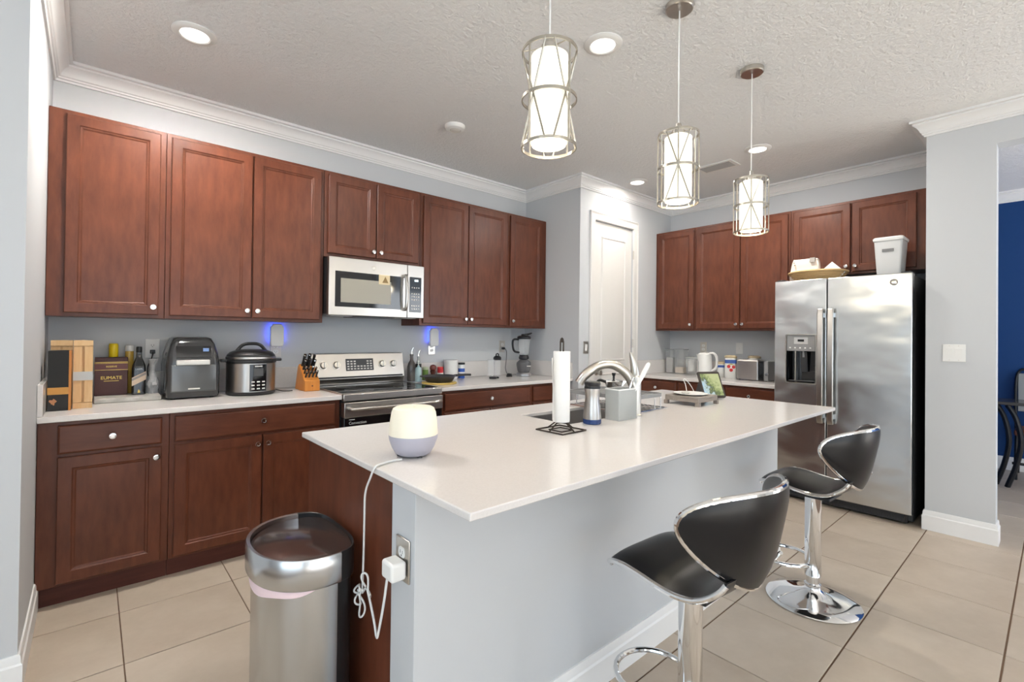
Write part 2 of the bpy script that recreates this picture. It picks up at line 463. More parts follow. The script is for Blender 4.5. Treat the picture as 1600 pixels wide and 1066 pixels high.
upper('cherry wall cabinet with one wide door, against the left wall', (0, 0, 0), 0, 0.002, 0.506, UZ0, UZ1, UD, [(0.071, 0.478, 'r')], UG)
upper('cherry wall cabinet with two tall doors, left of the microwave', (0, 0, 0), 0, 0.508, 1.432, UZ0, UZ1, UD, [(0.531, 0.966, 'r'), (0.974, 1.409, 'l')], UG)
t = thing('upper_cabinet', 'short two-door cherry wall cabinet above the microwave', 'cabinet', (0, 0, 0), 0, UG)
obj('cabinet_body', MB().box(1.434, 2.222, -UD, -.002, 1.875, UZ1), WOOD, t, 0.0015)
door_front(t, 1.460, 1.826, 1.902, UZ1 - .023, -UD, (1.800, 1.947)); door_front(t, 1.834, 2.198, 1.902, UZ1 - .023, -UD, (1.860, 1.947))
upper('cherry wall cabinet with two tall doors, right of the microwave', (0, 0, 0), 0, 2.224, 3.180, UZ0, UZ1, UD, [(2.250, 2.702, 'r'), (2.710, 3.158, 'l')], UG)
upper('narrow single-door cherry wall cabinet above the blender', (0, 0, 0), 0, 3.182, XE - .002, UZ0, UZ1, UD, [(3.204, 3.638, 'l')], UG)
# wall B: local x runs along -y of the room
RB = -PI/2
UG2 = 'cherry wall cabinets on the refrigerator wall'
LB = (XB, -DP, 0)
upper('narrow single-door cherry wall cabinet beside the pantry door', LB, RB, 0.002, 0.472, UZ0, UZ1, UD, [(0.040, 0.462, 'r')], UG2)
upper('two-door cherry wall cabinet left of the refrigerator', LB, RB, 0.474, 1.402, UZ0, UZ1, UD, [(0.494, 0.946, 'r'), (0.954, 1.384, 'l')], UG2)
t = thing('upper_cabinet', 'short two-door cherry cabinet above the refrigerator', 'cabinet', LB, RB, UG2)
obj('cabinet_body', MB().box(1.404, 2.412, -UD, -.002, 1.872, UZ1), WOOD, t, 0.0015)
door_front(t, 1.428, 1.866, 1.893, UZ1 - .023, -UD, (1.840, 1.938)); door_front(t, 1.878, 2.300, 1.893, UZ1 - .023, -UD, (1.904, 1.938))

def base(label, loc, rz, x0, x1, items, group, depth=0.66, z1=0.884):
    t = thing('base_cabinet', label, 'cabinet', loc, rz, group)
    obj('cabinet_body', MB().box(x0, x1, -depth, -.002, 0.098, z1), WOOD, t, 0.0015)
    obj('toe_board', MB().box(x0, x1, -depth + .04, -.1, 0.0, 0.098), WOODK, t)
    for it in items:
        if it[0] == 'drawer': drawer_front(t, it[1], it[2], 0.728, 0.864, -depth)
        else:
            a, b, s = it[1:]
            door_front(t, a, b, 0.112, 0.712, -depth, ({'r': b - .024, 'l': a + .024}[s], 0.712 - .05))
    return t
BG = 'cherry base cabinets along the stove wall'
base('cherry base cabinet with one drawer and one door, in the left corner', (0, 0, 0), 0, 0.002, 0.506, [('drawer', 0.072, 0.474), ('door', 0.072, 0.474, 'r')], BG)
base('wide cherry base cabinet with one long drawer, left of the stove', (0, 0, 0), 0, 0.508, 1.428, [('drawer', 0.530, 1.394), ('door', 0.530, 0.957, 'r'), ('door', 0.965, 1.394, 'l')], BG)
base('cherry base cabinet with one long drawer, right of the stove', (0, 0, 0), 0, 2.200, 3.166, [('drawer', 2.244, 3.142), ('door', 2.244, 2.688, 'r'), ('door', 2.696, 3.142, 'l')], BG)
base('narrow cherry base cabinet below the blender', (0, 0, 0), 0, 3.168, XE - .002, [('drawer', 3.190, 3.670), ('door', 3.190, 3.670, 'l')], BG)
BG2 = 'cherry base cabinets on the refrigerator wall'
base('narrow cherry base cabinet beside the pantry', LB, RB, 0.002, 0.480, [('drawer', 0.03, 0.465), ('door', 0.03, 0.465, 'r')], BG2)
base('cherry base cabinet under the white kettle', LB, RB, 0.482, 0.960, [('drawer', 0.497, 0.945), ('door', 0.497, 0.945, 'r')], BG2)
base('cherry base cabinet next to the refrigerator', LB, RB, 0.962, 1.430, [('drawer', 0.977, 1.415), ('door', 0.977, 1.415, 'l')], BG2)

def counter(label, loc, rz, x0, x1, depth, splashes):
    t = thing('countertop', label, 'countertop', loc, rz)
    obj('slab', MB().box(x0, x1, -depth, -.001, 0.885, 0.914), QUARTZ, t, 0.003)
    for s in splashes: obj('backsplash', MB().box(*s), QUARTZ, t, 0.002)
    return t
counter('white quartz countertop left of the stove', (0, 0, 0), 0, 0.001, 1.4295, .70, [(0.022, 1.4295, -.02, -.001, .9145, 1.065), (0.001, .021, -.695, -.001, .9145, 1.065)])
counter('white quartz countertop right of the stove', (0, 0, 0), 0, 2.1975, XE - .001, .70, [(2.1975, XE - .022, -.02, -.001, .9145, 1.065), (XE - .021, XE - .001, -.695, -.001, .9145, 1.065)])
counter('white quartz countertop beside the refrigerator', LB, RB, 0.001, 1.432, .70, [(0.022, 1.432, -.02, -.001, .9145, 1.065), (0.001, .021, -.695, -.001, .9145, 1.065)])

# ------------------------------------------------------------------ island
IX0, IX1, IY0, IY1 = 0.8376, 3.526, -1.7645, -2.9225
isl = thing('kitchen_island', 'long kitchen island with grey front wall and cherry end panel', 'island', (IX0, IY1, 0))
isl_off = Matrix.Translation((-IX0, -IY1, 0))
def ib():
    m = MB(); m.T = isl_off; return m
gx0, gx1 = 0.8525, 3.385
obj('knee_wall', ib().box(gx0, gx1, -2.654, -2.522, 0.0, 0.893), WALL, isl, 0.001, label='grey painted half wall facing the bar stools')
obj('end_panel', ib().box(gx0 + .004, gx0 + .022, -2.5215, -1.80, 0.0, 0.893), WOOD, isl)
obj('end_panel', ib().box(gx1 - .022, gx1 - .004, -2.5215, -1.80, 0.0, 0.893), WOOD, isl)
obj('cabinet_body', ib().box(gx0 + .0225, 1.80, -2.52, -1.82, 0.098, 0.893).box(2.60, gx1 - .0225, -2.52, -1.82, 0.098, 0.893).box(1.8, 2.6, -2.52, -1.82, .098, .6).box(1.8, 2.6, -1.835, -1.82, .6, .893).box(1.8, 2.6, -2.52, -2.45, .6, .893), WOOD, isl)
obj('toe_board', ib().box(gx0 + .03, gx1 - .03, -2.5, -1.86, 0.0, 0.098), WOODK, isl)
for k in range(5):
    a = 0.89 + k*0.495
    e = bpy.data.objects.new('door_set', None)
    dd = door_front(isl, 0, 0.47, 0, 0.60, 0)
    dd.location = (a + .47 - IX0, -1.8195 - IY1, 0.112); dd.rotation_euler = (0, 0, PI)
    dr = drawer_front(isl, 0, 0.47, 0, 0.136, 0); dr.location = (a + .47 - IX0, -1.8195 - IY1, 0.728); dr.rotation_euler = (0, 0, PI)
    bpy.data.objects.remove(e)
bb = MB(); bb.T = isl_off
rows = []
for dd, z in BASE: rows.append([(p.x, p.y, z) for p in offset_path([(gx0 + .0, -2.654), (gx1, -2.654), (gx1, -2.53)], dd)])
bb.sheet(rows); obj('baseboard', bb, TRIM, isl, smooth=25)
def slab_hole(x0, x1, y0, y1, z0, z1, h):
    xs = [x0, h[0], h[1], x1]; ys = [y0, h[2], h[3], y1]; mb = MB(); vs = []; fs = []
    for z in (z0, z1):
        for y in ys:
            for x in xs: vs.append((x, y, z))
    I = lambda i, j, k: k*16 + j*4 + i
    for i in range(3):
        for j in range(3):
            if i == 1 and j == 1: continue
            for k in (0, 1): fs.append((I(i, j, k), I(i + 1, j, k), I(i + 1, j + 1, k), I(i, j + 1, k)))
    for i in range(3):
        for j in (0, 3): fs.append((I(i, j, 0), I(i + 1, j, 0), I(i + 1, j, 1), I(i, j, 1)))
        for j in (0, 3): fs.append((I(j, i, 0), I(j, i + 1, 0), I(j, i + 1, 1), I(j, i, 1)))
    for (a, b) in (((1, 1), (2, 1)), ((2, 1), (2, 2)), ((2, 2), (1, 2)), ((1, 2), (1, 1))):
        fs.append((I(*a, 0), I(*b, 0), I(*b, 1), I(*a, 1)))
    return mb.add(vs, fs)
SK = (1.845, 2.56, -2.315, -1.985)
it = slab_hole(IX0, IX1, IY1, IY0, 0.894, 0.914, SK)
tag(obj('countertop', it, QUARTZ, None, 0.003), 'long white quartz island top with sink cut-out', 'countertop')
# sink
sk = thing('kitchen_sink', 'stainless steel undermount sink sunk into the island top', 'sink', ((SK[0] + SK[1])/2, (SK[2] + SK[3])/2, 0.68))
hx, hy = (SK[1] - SK[0])/2 + .004, (SK[3] - SK[2])/2 + .004
def rr3(a, b, r, z): return [(x, y, z) for x, y in rrect(-a, a, -b, b, r)]
obj('basin', MB().rings([rr3(hx + .02, hy + .015, .03, .2135), rr3(hx, hy, .03, .2135), rr3(hx - .008, hy - .008, .03, 0.03), rr3(hx - .03, hy - .03, .03, 0.0)], cap0=False), STEEL, sk)
obj('drain', MB().lathe([(.045, .002), (.038, .005), (.03, .002), (0, .001)], 24), CHROME, sk)

# ------------------------------------------------------------------ refrigerator (local front -y, left = freezer)
FW, FH = 0.904, 1.80
fr = thing('refrigerator', 'tall stainless steel side-by-side refrigerator with water dispenser', 'refrigerator', (5.295, -2.215, 0), RB)
FD = 5.295 - 4.5273            # depth to door face
obj('case', MB().box(0.012, FW - .002, -FD + .085, 0, 0.02, FH - .012), CHAR, fr, 0.006)
obj('grille', MB().box(0.03, FW - .03, -FD + .055, -FD + .084, 0.012, 0.075), BLACK, fr, 0.003)
for k in range(6): obj('grille_slat', MB().box(0.05, FW - .05, -FD + .050, -FD + .0555, 0.02 + k*.009, 0.024 + k*.009), DARKGREY, fr)
gap = 0.382
def vslab_hole(x0, x1, z0, z1, y0, y1, h):
    m = slab_hole(x0, x1, z0, z1, y0, y1, h); m.v = [(a, c, b) for a, b, c in m.v]; return m
DI = (0.094, 0.305, 0.965, 1.350)
fz = obj('freezer_door', vslab_hole(0.0, gap - .003, 0.085, FH, -FD, -FD + .08, DI), FRIDGESTEEL, fr, 0.006, 3)
rd = obj('refrigerator_door', MB().box(gap + .003, FW, -FD, -FD + .08, 0.085, FH), FRIDGESTEEL, fr, 0.006, 3)
# dispenser recess
cav = MB().add([(DI[0], -FD + .004, DI[2]), (DI[1], -FD + .004, DI[2]), (DI[1], -FD + .004, DI[3] - .13), (DI[0], -FD + .004, DI[3] - .13), (DI[0] + .02, -FD + .078, DI[2] + .01), (DI[1] - .02, -FD + .078, DI[2] + .01), (DI[1] - .02, -FD + .078, DI[3] - .13), (DI[0] + .02, -FD + .078, DI[3] - .13)], [(4, 5, 6, 7), (0, 1, 5, 4), (1, 2, 6, 5), (0, 4, 7, 3), (3, 7, 6, 2)])
obj('dispenser_recess', cav, BLACKG, fz)
obj('dispenser_trim', MB().rings([[(x, y, z) for x, z in rrect(DI[0] - i, DI[1] + i, DI[2] - i, DI[3] + i, .014)] for i, y in ((.010, -FD + .002), (.008, -FD - .007), (.001, -FD - .007), (-.001, -FD + .004))], cap0=False, cap1=False), STEEL, fz)
dp = obj('dispenser_panel', MB().box(DI[0], DI[1], -FD - .002, -FD + .07, DI[3] - .13, DI[3]), MIDGREY, fz, 0.004)
obj('dispenser_display', MB().box(0.150, 0.252, -FD - .004, -FD - .0015, DI[3] - .072, DI[3] - .018), flat('silver_panel', (0.5, 0.5, 0.5), .4), fz, .003)
obj('display_window', MB().box(0.178, 0.224, -FD - .006, -FD - .0035, DI[3] - .052, DI[3] - .034), BLACKG, fz)
for k in range(5): obj('dispenser_button', MB().box(0.115 + k*.037, 0.127 + k*.037, -FD - .004, -FD - .0015, DI[3] - .108, DI[3] - .098), WHITEP, fz)
obj('dispenser_paddle', MB().prism([(-FD + .025, 1.215), (-FD + .035, 1.215), (-FD + .06, 1.05), (-FD + .05, 1.05)], 0.185, 0.235, 'x'), DARKGREY, fz, .003)
obj('water_spout', MB().cyl(.008, 1.17, 1.22, (0.21, -FD + .03, 0), 10), MIDGREY, fz)
obj('dispenser_divider', MB().box(0.152, 0.162, -FD + .01, -FD + .07, DI[2] + .005, DI[3] - .13), STEEL, fz)
obj('drip_tray', MB().box(DI[0] + .012, DI[1] - .012, -FD + .006, -FD + .07, DI[2] + .008, DI[2] + .016), DARKGREY, fz, .002)
for nm, par, xc in (('handle', fz, gap - .033), ('handle', rd, gap + .037)):
    h = obj(nm, MB().rings([[(xc - .021, -FD - .058 + yy, z), (xc + .021, -FD - .058 + yy, z), (xc + .021, -FD - .04 + yy, z), (xc - .021, -FD - .04 + yy, z)] for z, yy in ((0.66, .012), (0.70, 0), (1.52, 0), (1.56, .012))]), STEEL, par, .006, 3)
    for z in (0.70, 1.49): obj('handle_mount', MB().box(xc - .015, xc + .015, -FD - .045, -FD + .002, z, z + .035), STEEL, par)
lg = MB(); lg.T = Matrix.Translation((0.80, -FD, 1.736)) @ Matrix.Rotation(PI/2, 4, 'X')
lg.lathe([(0, 0), (.024, 0), (.024, .002), (.0205, .003), (.0205, .0015), (0, .0015)], 28)
LOGO = flat('grey_emblem', (0.18, 0.18, 0.18), .35, .6)
obj('emblem', lg, LOGO, rd)
text('emblem_letters', 'GE', 0.024, CHROME, rd, (0.80, -FD - .002, 1.736), FRONT)
for x in (0.05, FW - .05): obj('foot', MB().cyl(.018, 0.0, 0.025, (x, -FD + .11, 0), 12), BLACK, fr)
for x in (0.04, FW - .04): obj('hinge_cover', MB().box(x - .03, x + .03, -FD + .02, -FD + .15, FH - .012, FH + .012), CHAR, fr, .004)

# ------------------------------------------------------------------ range
rg = thing('kitchen_range', 'stainless steel electric range with black glass cooktop', 'stove', (1.4325, 0, 0))
RW = 0.7625
obj('range_body', MB().box(0.002, RW - .002, -.66, -.012, 0.03, 0.895), CHAR, rg)
obj('cooktop', MB().box(0.002, RW - .002, -.695, -.10, 0.897, 0.919), BLACKG, rg, .003)
obj('cooktop_trim', MB().box(0.0, RW, -.715, -.672, 0.872, 0.9205), STEEL, rg, .006, 3)
obj('side_trim', MB().box(0.0, .010, -.672, -.10, .905, .9215), STEEL, rg); obj('side_trim', MB().box(RW - .010, RW, -.672, -.10, .905, .9215), STEEL, rg)
for (x, y, r) in ((.2, -.5, .10), (.56, -.5, .085), (.2, -.25, .075), (.56, -.25, .10)):
    obj('burner_ring', MB().lathe([(r, .9192), (r, .9196), (r - .004, .9196), (r - .004, .9192)], 40, (x, y, 0)), MIDGREY, rg)
# sloped control backguard
bgp = [(-.02, .92), (-.105, .92), (-.105, .935), (-.125, .965), (-.122, .985), (-.085, 1.16), (-.02, 1.165)]
obj('backguard', MB().prism(bgp, 0.0, RW, 'x'), STEEL, rg, .003)
obj('backguard_vent', MB().box(.02, RW - .02, -.132, -.119, .972, .984), BLACK, rg)
def onpanel(u, v):      # u along x, v along slope from 0 (bottom) to 1 (top)
    return (u, -.122 + v*.037 - .001, .985 + v*.175)
tilt = math.atan2(.037, .175)
for k, u in enumerate((.085, .185, .565, .665)):
    kb = MB(); kb.T = Matrix.Translation(onpanel(u, .5)) @ Matrix.Rotation(PI/2 - tilt, 4, 'X')
    kb.lathe([(0, 0), (.033, 0), (.033, .004), (.027, .005), (.025, .024), (.022, .027), (0, .027)], 24)
    ko = obj('control_knob', kb, NICKEL, rg)
    kg = MB(); kg.T = kb.T; kg.box(-.004, .004, -.022, .022, .026, .031); obj('knob_grip', kg, WHITEP, ko, .001)
dpm = MB(); dpm.T = Matrix.Translation(onpanel(.375, .5)) @ Matrix.Rotation(PI/2 - tilt, 4, 'X'); dpm.box(-.115, .115, -.048, .048, -.001, .003)
disp = obj('display_panel', dpm, DARKGREY, rg, .002)
for i in range(8):
    for j in range(4):
        if 3 <= i <= 5 and j > 1: continue
        q = MB(); q.T = Matrix.Translation(onpanel(.375, .5)) @ Matrix.Rotation(PI/2 - tilt, 4, 'X'); q.box(-.105 + i*.027, -.088 + i*.027, -.038 + j*.02, -.028 + j*.02, .0028, .0038)
        obj('key', q, IVORY, disp)
obj('oven_door', MB().box(.003, RW - .003, -.72, -.661, .20, .765), BLACKG, rg, .004)
obj('door_band', MB().box(.002, RW - .002, -.728, -.661, .765, .864), STEEL, rg, .004)
obj('storage_drawer', MB().box(.003, RW - .003, -.72, -.661, .04, .192), STEEL, rg, .005)
hp = bez([(.035, -.73, .822), (.045, -.765, .824), (.12, -.782, .825), (.38, -.788, .826), (.64, -.782, .825), (.717, -.765, .824), (.727, -.73, .822)], 30)
obj('door_handle', MB().tube(hp, .0125, 12), STEEL, rg)
text('lettering', 'Convection', .026, WHITEP, rg, (.035, -.7205, .727), FRONT, align='LEFT')
obj('lettering_underline', MB().box(.037, .075, -.7212, -.7198, .748, .752), WHITEP, rg)

# ------------------------------------------------------------------ microwave
mw = thing('microwave', 'stainless steel over-the-range microwave under the short cabinet', 'microwave', (1.437, 0, 1.45))
MWW, MWH, MWD = 0.768, 0.418, 0.41
obj('case', MB().box(.002, MWW - .002, -MWD + .045, -.003, .012, MWH - .002), BLACK, mw)
md = obj('oven_door', MB().box(0, .617, -MWD, -MWD + .043, 0, MWH), STEEL, mw, .004, 3)
obj('window_border', MB().box(.045, .560, -MWD - .0025, -MWD + .01, .062, .318), BLACKG, md, .002)
obj('window', MB().box(.085, .475, -MWD - .004, -MWD, .095, .268), flat('bronze_window_mesh', (0.33, 0.31, 0.26), .3), md)
obj('sticker', MB().box(.375, .465, -MWD - .0055, -MWD - .003, .245, .318), flat('cream_sticker', (0.70, 0.58, 0.36), .5), md)
tri = MB().prism([(.402, .258), (.452, .258), (.427, .306), (.402, .258)][:3], -MWD - .0062, -MWD - .005, 'y'); obj('warning_mark', tri, flat('brown_print', (0.25, 0.16, 0.06), .5), md)
obj('control_panel', MB().box(.620, MWW, -MWD, -MWD + .043, 0, MWH), STEEL, mw, .004, 3)
cp = obj('keypad', MB().box(.637, .742, -MWD - .003, -MWD + .01, .045, .325), BLACKG, mw, .002)
obj('clock', MB().box(.680, .712, -MWD - .0042, -MWD - .002, .290, .305), flat('lit_clock', (0.6, 0.9, 1.0), .5, emit=(0.8, 0.95, 1.0), es=1.5), cp)
for j in range(8):
    for i in range(4):
        if j in (2, 6): continue
        obj('key', MB().box(.654 + i*.02, .663 + i*.02, -MWD - .0038, -MWD - .002, .068 + j*.024, .077 + j*.024), IVORY, cp)
hp = bez([(.590, -MWD - .002, .065), (.590, -MWD - .035, .075), (.590, -MWD - .048, .19), (.590, -MWD - .035, .315), (.590, -MWD - .002, .325)], 24)
obj('handle', MB().tube(hp, .013, 12), STEEL, md)
em = MB(); em.T = Matrix.Translation((.335, -MWD, .362)) @ Matrix.Rotation(PI/2, 4, 'X'); em.lathe([(0, 0), (.017, 0), (.017, .002), (.014, .003), (.014, .0015), (0, .0015)], 24)
obj('emblem', em, NICKEL, md)
text('emblem_letters', 'GE', .016, WHITEP, md, (.335, -MWD - .002, .362), FRONT)
obj('underside', MB().box(.01, MWW - .01, -MWD + .03, -.01, .0, .0115), MIDGREY, mw)
obj('grease_filter', MB().box(.23, .54, -MWD + .06, -.1, -.006, .0), BLACK, mw)
obj('work_light', MB().box(.04, .20, -MWD + .06, -.26, -.004, .0), IVORY, mw); obj('work_light', MB().box(.57, .73, -MWD + .06, -.26, -.004, .0), IVORY, mw)

# ------------------------------------------------------------------ ceiling fittings
def downlight(x, y, label, power=23):
    t = thing('recessed_light', label, 'ceiling light', (x, y, ZC), 0, 'recessed ceiling lights')
    obj('trim_ring', MB().lathe([(.10, 0), (.10, -.004), (.092, -.010), (.070, -.014), (.064, -.010), (.064, 0)], 40), WHITEP, t)
    obj('lens', MB().lathe([(.064, -.009), (.03, -.012), (0, -.0125)], 32), LITDISC, t)
    a = area('lamp', (0, 0, -.02), (0, 0, 0), .12, .12, power, (1.0, 0.95, 0.88), 'DISK'); a.parent = t
downlight(.565, -.855, 'lit recessed ceiling light over the corner cabinet')
downlight(2.19, -2.215, 'lit recessed ceiling light beside the nearest pendant', 7)
downlight(4.23, -2.185, 'lit recessed ceiling light in front of the refrigerator', 16)
downlight(4.235, -1.04, 'lit recessed ceiling light in front of the pantry door', 5)
downlight(-1.2, -3.4, 'added unseen fill light in the ceiling left of the viewer', 4)  # this downlight and the next are added fill, out of view
downlight(.9, -5.2, 'added unseen fill light in the ceiling just behind the viewer', 4)
sd = thing('smoke_detector', 'unlit round white smoke detector on the ceiling', 'smoke detector', (2.18, -.86, ZC))
obj('housing', MB().lathe([(.075, 0), (.075, -.012), (.066, -.026), (.045, -.034), (.04, -.030), (0, -.030)], 36), WHITEP, sd)
obj('grille', MB().lathe([(.038, -.0305), (.03, -.036), (0, -.038)], 28), IVORY, sd)
vt = thing('ceiling_vent', 'white slotted air vent set in the ceiling', 'vent', (4.385, -1.775, ZC))
obj('frame', slab_hole(-.10, .10, -.165, .165, -.010, 0.0, (-.07, .07, -.135, .135)), WHITEP, vt, .002)
obj('duct', MB().box(-.07, .07, -.135, .135, -.001, .0), DARKGREY, vt)
for k in range(7):
    x = -.06 + k*.02
    obj('louver', MB().prism([(x - .007, -.001), (x - .005, -.001), (x + .008, -.010), (x + .006, -.010)], -.135, .135, 'y'), flat('vent_grey', (0.42, 0.42, 0.42), .5), vt)

def pendant(x, y, label, z0=1.932, z1=2.262, rot=0.0):
    t = thing('pendant_light', label, 'pendant lamp', (x, y, ZC), 0, 'pendant lamps above the island')
    Z = lambda z: z - ZC
    obj('canopy', MB().lathe([(0, 0), (.062, 0), (.062, -.022), (.058, -.026), (0, -.026)], 32), NICKEL, t)
    obj('cord', MB().tube([(0, 0, -.02), (0, 0, Z(z1) + .02)], .0028, 8), WHITEP, t)
    obj('socket_cap', MB().lathe([(0, Z(z1) + .05), (.012, Z(z1) + .045), (.018, Z(z1) + .02), (.03, Z(z1) + .012), (.03, Z(z1) - .02), (0, Z(z1) - .02)], 20), NICKEL, t)
    r = .061
    sh = obj('glass_shade', MB().lathe([(.012, Z(z1) - .012), (.05, Z(z1) - .014), (r, Z(z1) - .022), (r, Z(z0) + .022), (r - .006, Z(z0) + .014), (0, Z(z0) + .012)], 32), SHADE, t)
    cg = None
    rc = .090
    ring = lambda z, rr: [(rr*math.cos(2*PI*k/40), rr*math.sin(2*PI*k/40), Z(z)) for k in range(40)]
    zm = (z0 + z1)/2 + .0
    for z in (z0 + .008, zm, z1 - .008):
        mb = MB()
        mb.lathe([(rc - .0018, Z(z) - .005), (rc + .0018, Z(z) - .005), (rc + .0018, Z(z) + .005), (rc - .0018, Z(z) + .005), (rc - .0018, Z(z) - .005)], 40)
        obj('cage_ring', mb, BRASSY, t)
    N = 4; sp_ = math.radians(36)
    for k in range(N):
        a = rot + 2*PI*k/N
        P_ = lambda aa, z: (rc*math.cos(aa), rc*math.sin(aa), Z(z))
        obj('cage_wire', MB().tube([P_(a - sp_, z0 + .008), P_(a + sp_, z1 - .008)], .0030, 6), BRASSY, t)
        obj('cage_wire', MB().tube([P_(a + sp_, z0 + .008), P_(a - sp_, z1 - .008)], .0030, 6), BRASSY, t)
        obj('cage_wire', MB().tube([P_(a, z0 + .008), P_(a, z1 - .008)], .0030, 6), BRASSY, t)
    for k in range(3):
        a = 2*PI*k/3 + .4
        obj('spoke', MB().tube([(.02*math.cos(a), .02*math.sin(a), Z(z1) + .005), (rc*math.cos(a), rc*math.sin(a), Z(z1) - .008)], .0022, 6), BRASSY, t)
    d = bpy.data.lights.new('bulb', 'POINT'); d.energy = 3; d.color = (1.0, 0.86, 0.62); d.shadow_soft_size = .05
    o = bpy.data.objects.new('bulb', d); COL.objects.link(o); o.parent = t; o.location = (0, 0, Z(z0) - .03)
    return t
pendant(1.312, -2.69, 'lit caged glass pendant lamp, nearest and largest of three', rot=math.radians(-90))
pendant(2.215, -2.638, 'lit caged glass pendant lamp, middle of three', rot=math.radians(-150))
pendant(3.01, -2.638, 'lit caged glass pendant lamp, farthest, near the refrigerator', 1.918, 2.230, math.radians(-157))

# ------------------------------------------------------------------ outlets and switches
def plate(name, label, cat, loc, rz, m, kind='duplex', w=.074, h=.118):
    t = thing(name, label, cat, loc, rz)
    obj('cover_plate', MB().box(-w/2, w/2, -.006, 0, -h/2, h/2), m, t, .0025, 3)
    if kind == 'duplex':
        for z in (-.02, .02):
            rc = obj('receptacle', MB().prism([(x, zz + z) for x, zz in rrect(-.017, .017, -.014, .014, .010)], -.0085, -.004, 'y'), WHITEP, t)
            obj('slots', MB().box(-.0075, -.0055, -.0088, -.0082, z - .003, z + .006).box(.0055, .0075, -.0088, -.0082, z - .003, z + .006).box(-.002, .002, -.0088, -.0082, z - .010, z - .006), DARKGREY, rc)
    elif kind == 'rocker':
        obj('rocker', MB().prism([(-.006, .033), (-.010, .033), (-.0075, 0), (-.006, -.033)], -.0165, .0165, 'x'), WHITEP, t)
    elif kind == 'double':
        for x in (-.023, .023):
            obj('rocker', MB().prism([(-.006, .033), (-.010, .033), (-.0075, 0), (-.006, -.033)], x - .0165, x + .0165, 'x'), WHITEP, t, .001)
            for z in (-.048, .048): obj('screw', MB().prism(arc(x, z, .0035, 0, 2*PI, 10)[:-1], -.0068, -.005, 'y'), IVORY, t)
    elif kind == 'blank':
        obj('screw', MB().prism(arc(0, 0, .004, 0, 2*PI, 10)[:-1], -.0068, -.005, 'y'), IVORY, t)
    return t
plate('wall_outlet', 'white wall outlet behind the clear plastic bag', 'outlet', (.478, -.0005, 1.21), 0, WHITEP)
plate('wall_outlet', 'wall outlet under the plug-in light beside the pressure cooker', 'outlet', (1.205, -.0005, 1.20), 0, IVORY)
plate('wall_outlet', 'steel-plated wall outlet above the oil bottles', 'outlet', (2.535, -.0005, 1.195), 0, NICKEL)
plate('wall_outlet', 'steel-plated wall outlet left of the blender', 'outlet', (3.378, -.0005, 1.206), 0, NICKEL)
plate('wall_outlet', 'steel-plated wall outlet above the white kettle', 'outlet', (XB - .0005, -1.182, 1.213), RB, NICKEL)
plate('cover_plate', 'blank white wall plate above the fruit canister', 'wall plate', (XB - .0005, -1.577, 1.213), RB, WHITEP, 'blank')
plate('light_switch', 'steel-plated light switch beside the pantry door', 'switch', (3.797, -DP - .0005, 1.212), 0, NICKEL, 'rocker')
plate('light_switch', 'double white rocker switch on the wall end right of the refrigerator', 'switch', (XP - .0005, -3.330, 1.236), RB, WHITEP, 'double', .118, .118)
plate('wall_outlet', 'steel-plated outlet on the island end with a white charger', 'outlet', (gx0 - .0005, -2.596, .692), RB, NICKEL)

def plugin(x, z, label):
    t = thing('plug_in_light', label, 'night light', (x, -.012, z), 0, 'white plug-in lights with blue glow')
    obj('housing', MB().prism([(-.040, -.085), (.040, -.085), (.046, -.065), (.046, .055), (.026, .080), (-.026, .080), (-.046, .055), (-.046, -.065)], -.042, -.016, 'y'), WHITEP, t, .006, 3)
    obj('blue_lamp', MB().box(-.038, .038, -.015, -.008, -.045, .068), BLUE, t)
    obj('plug_body', MB().box(-.018, .018, -.016, .003, -.084, -.05), WHITEP, t)
plugin(1.203, 1.305, 'white plug-in light with blue glow, behind the pressure cooker')
plugin(2.535, 1.30, 'white plug-in light with blue glow, above the oil bottles')

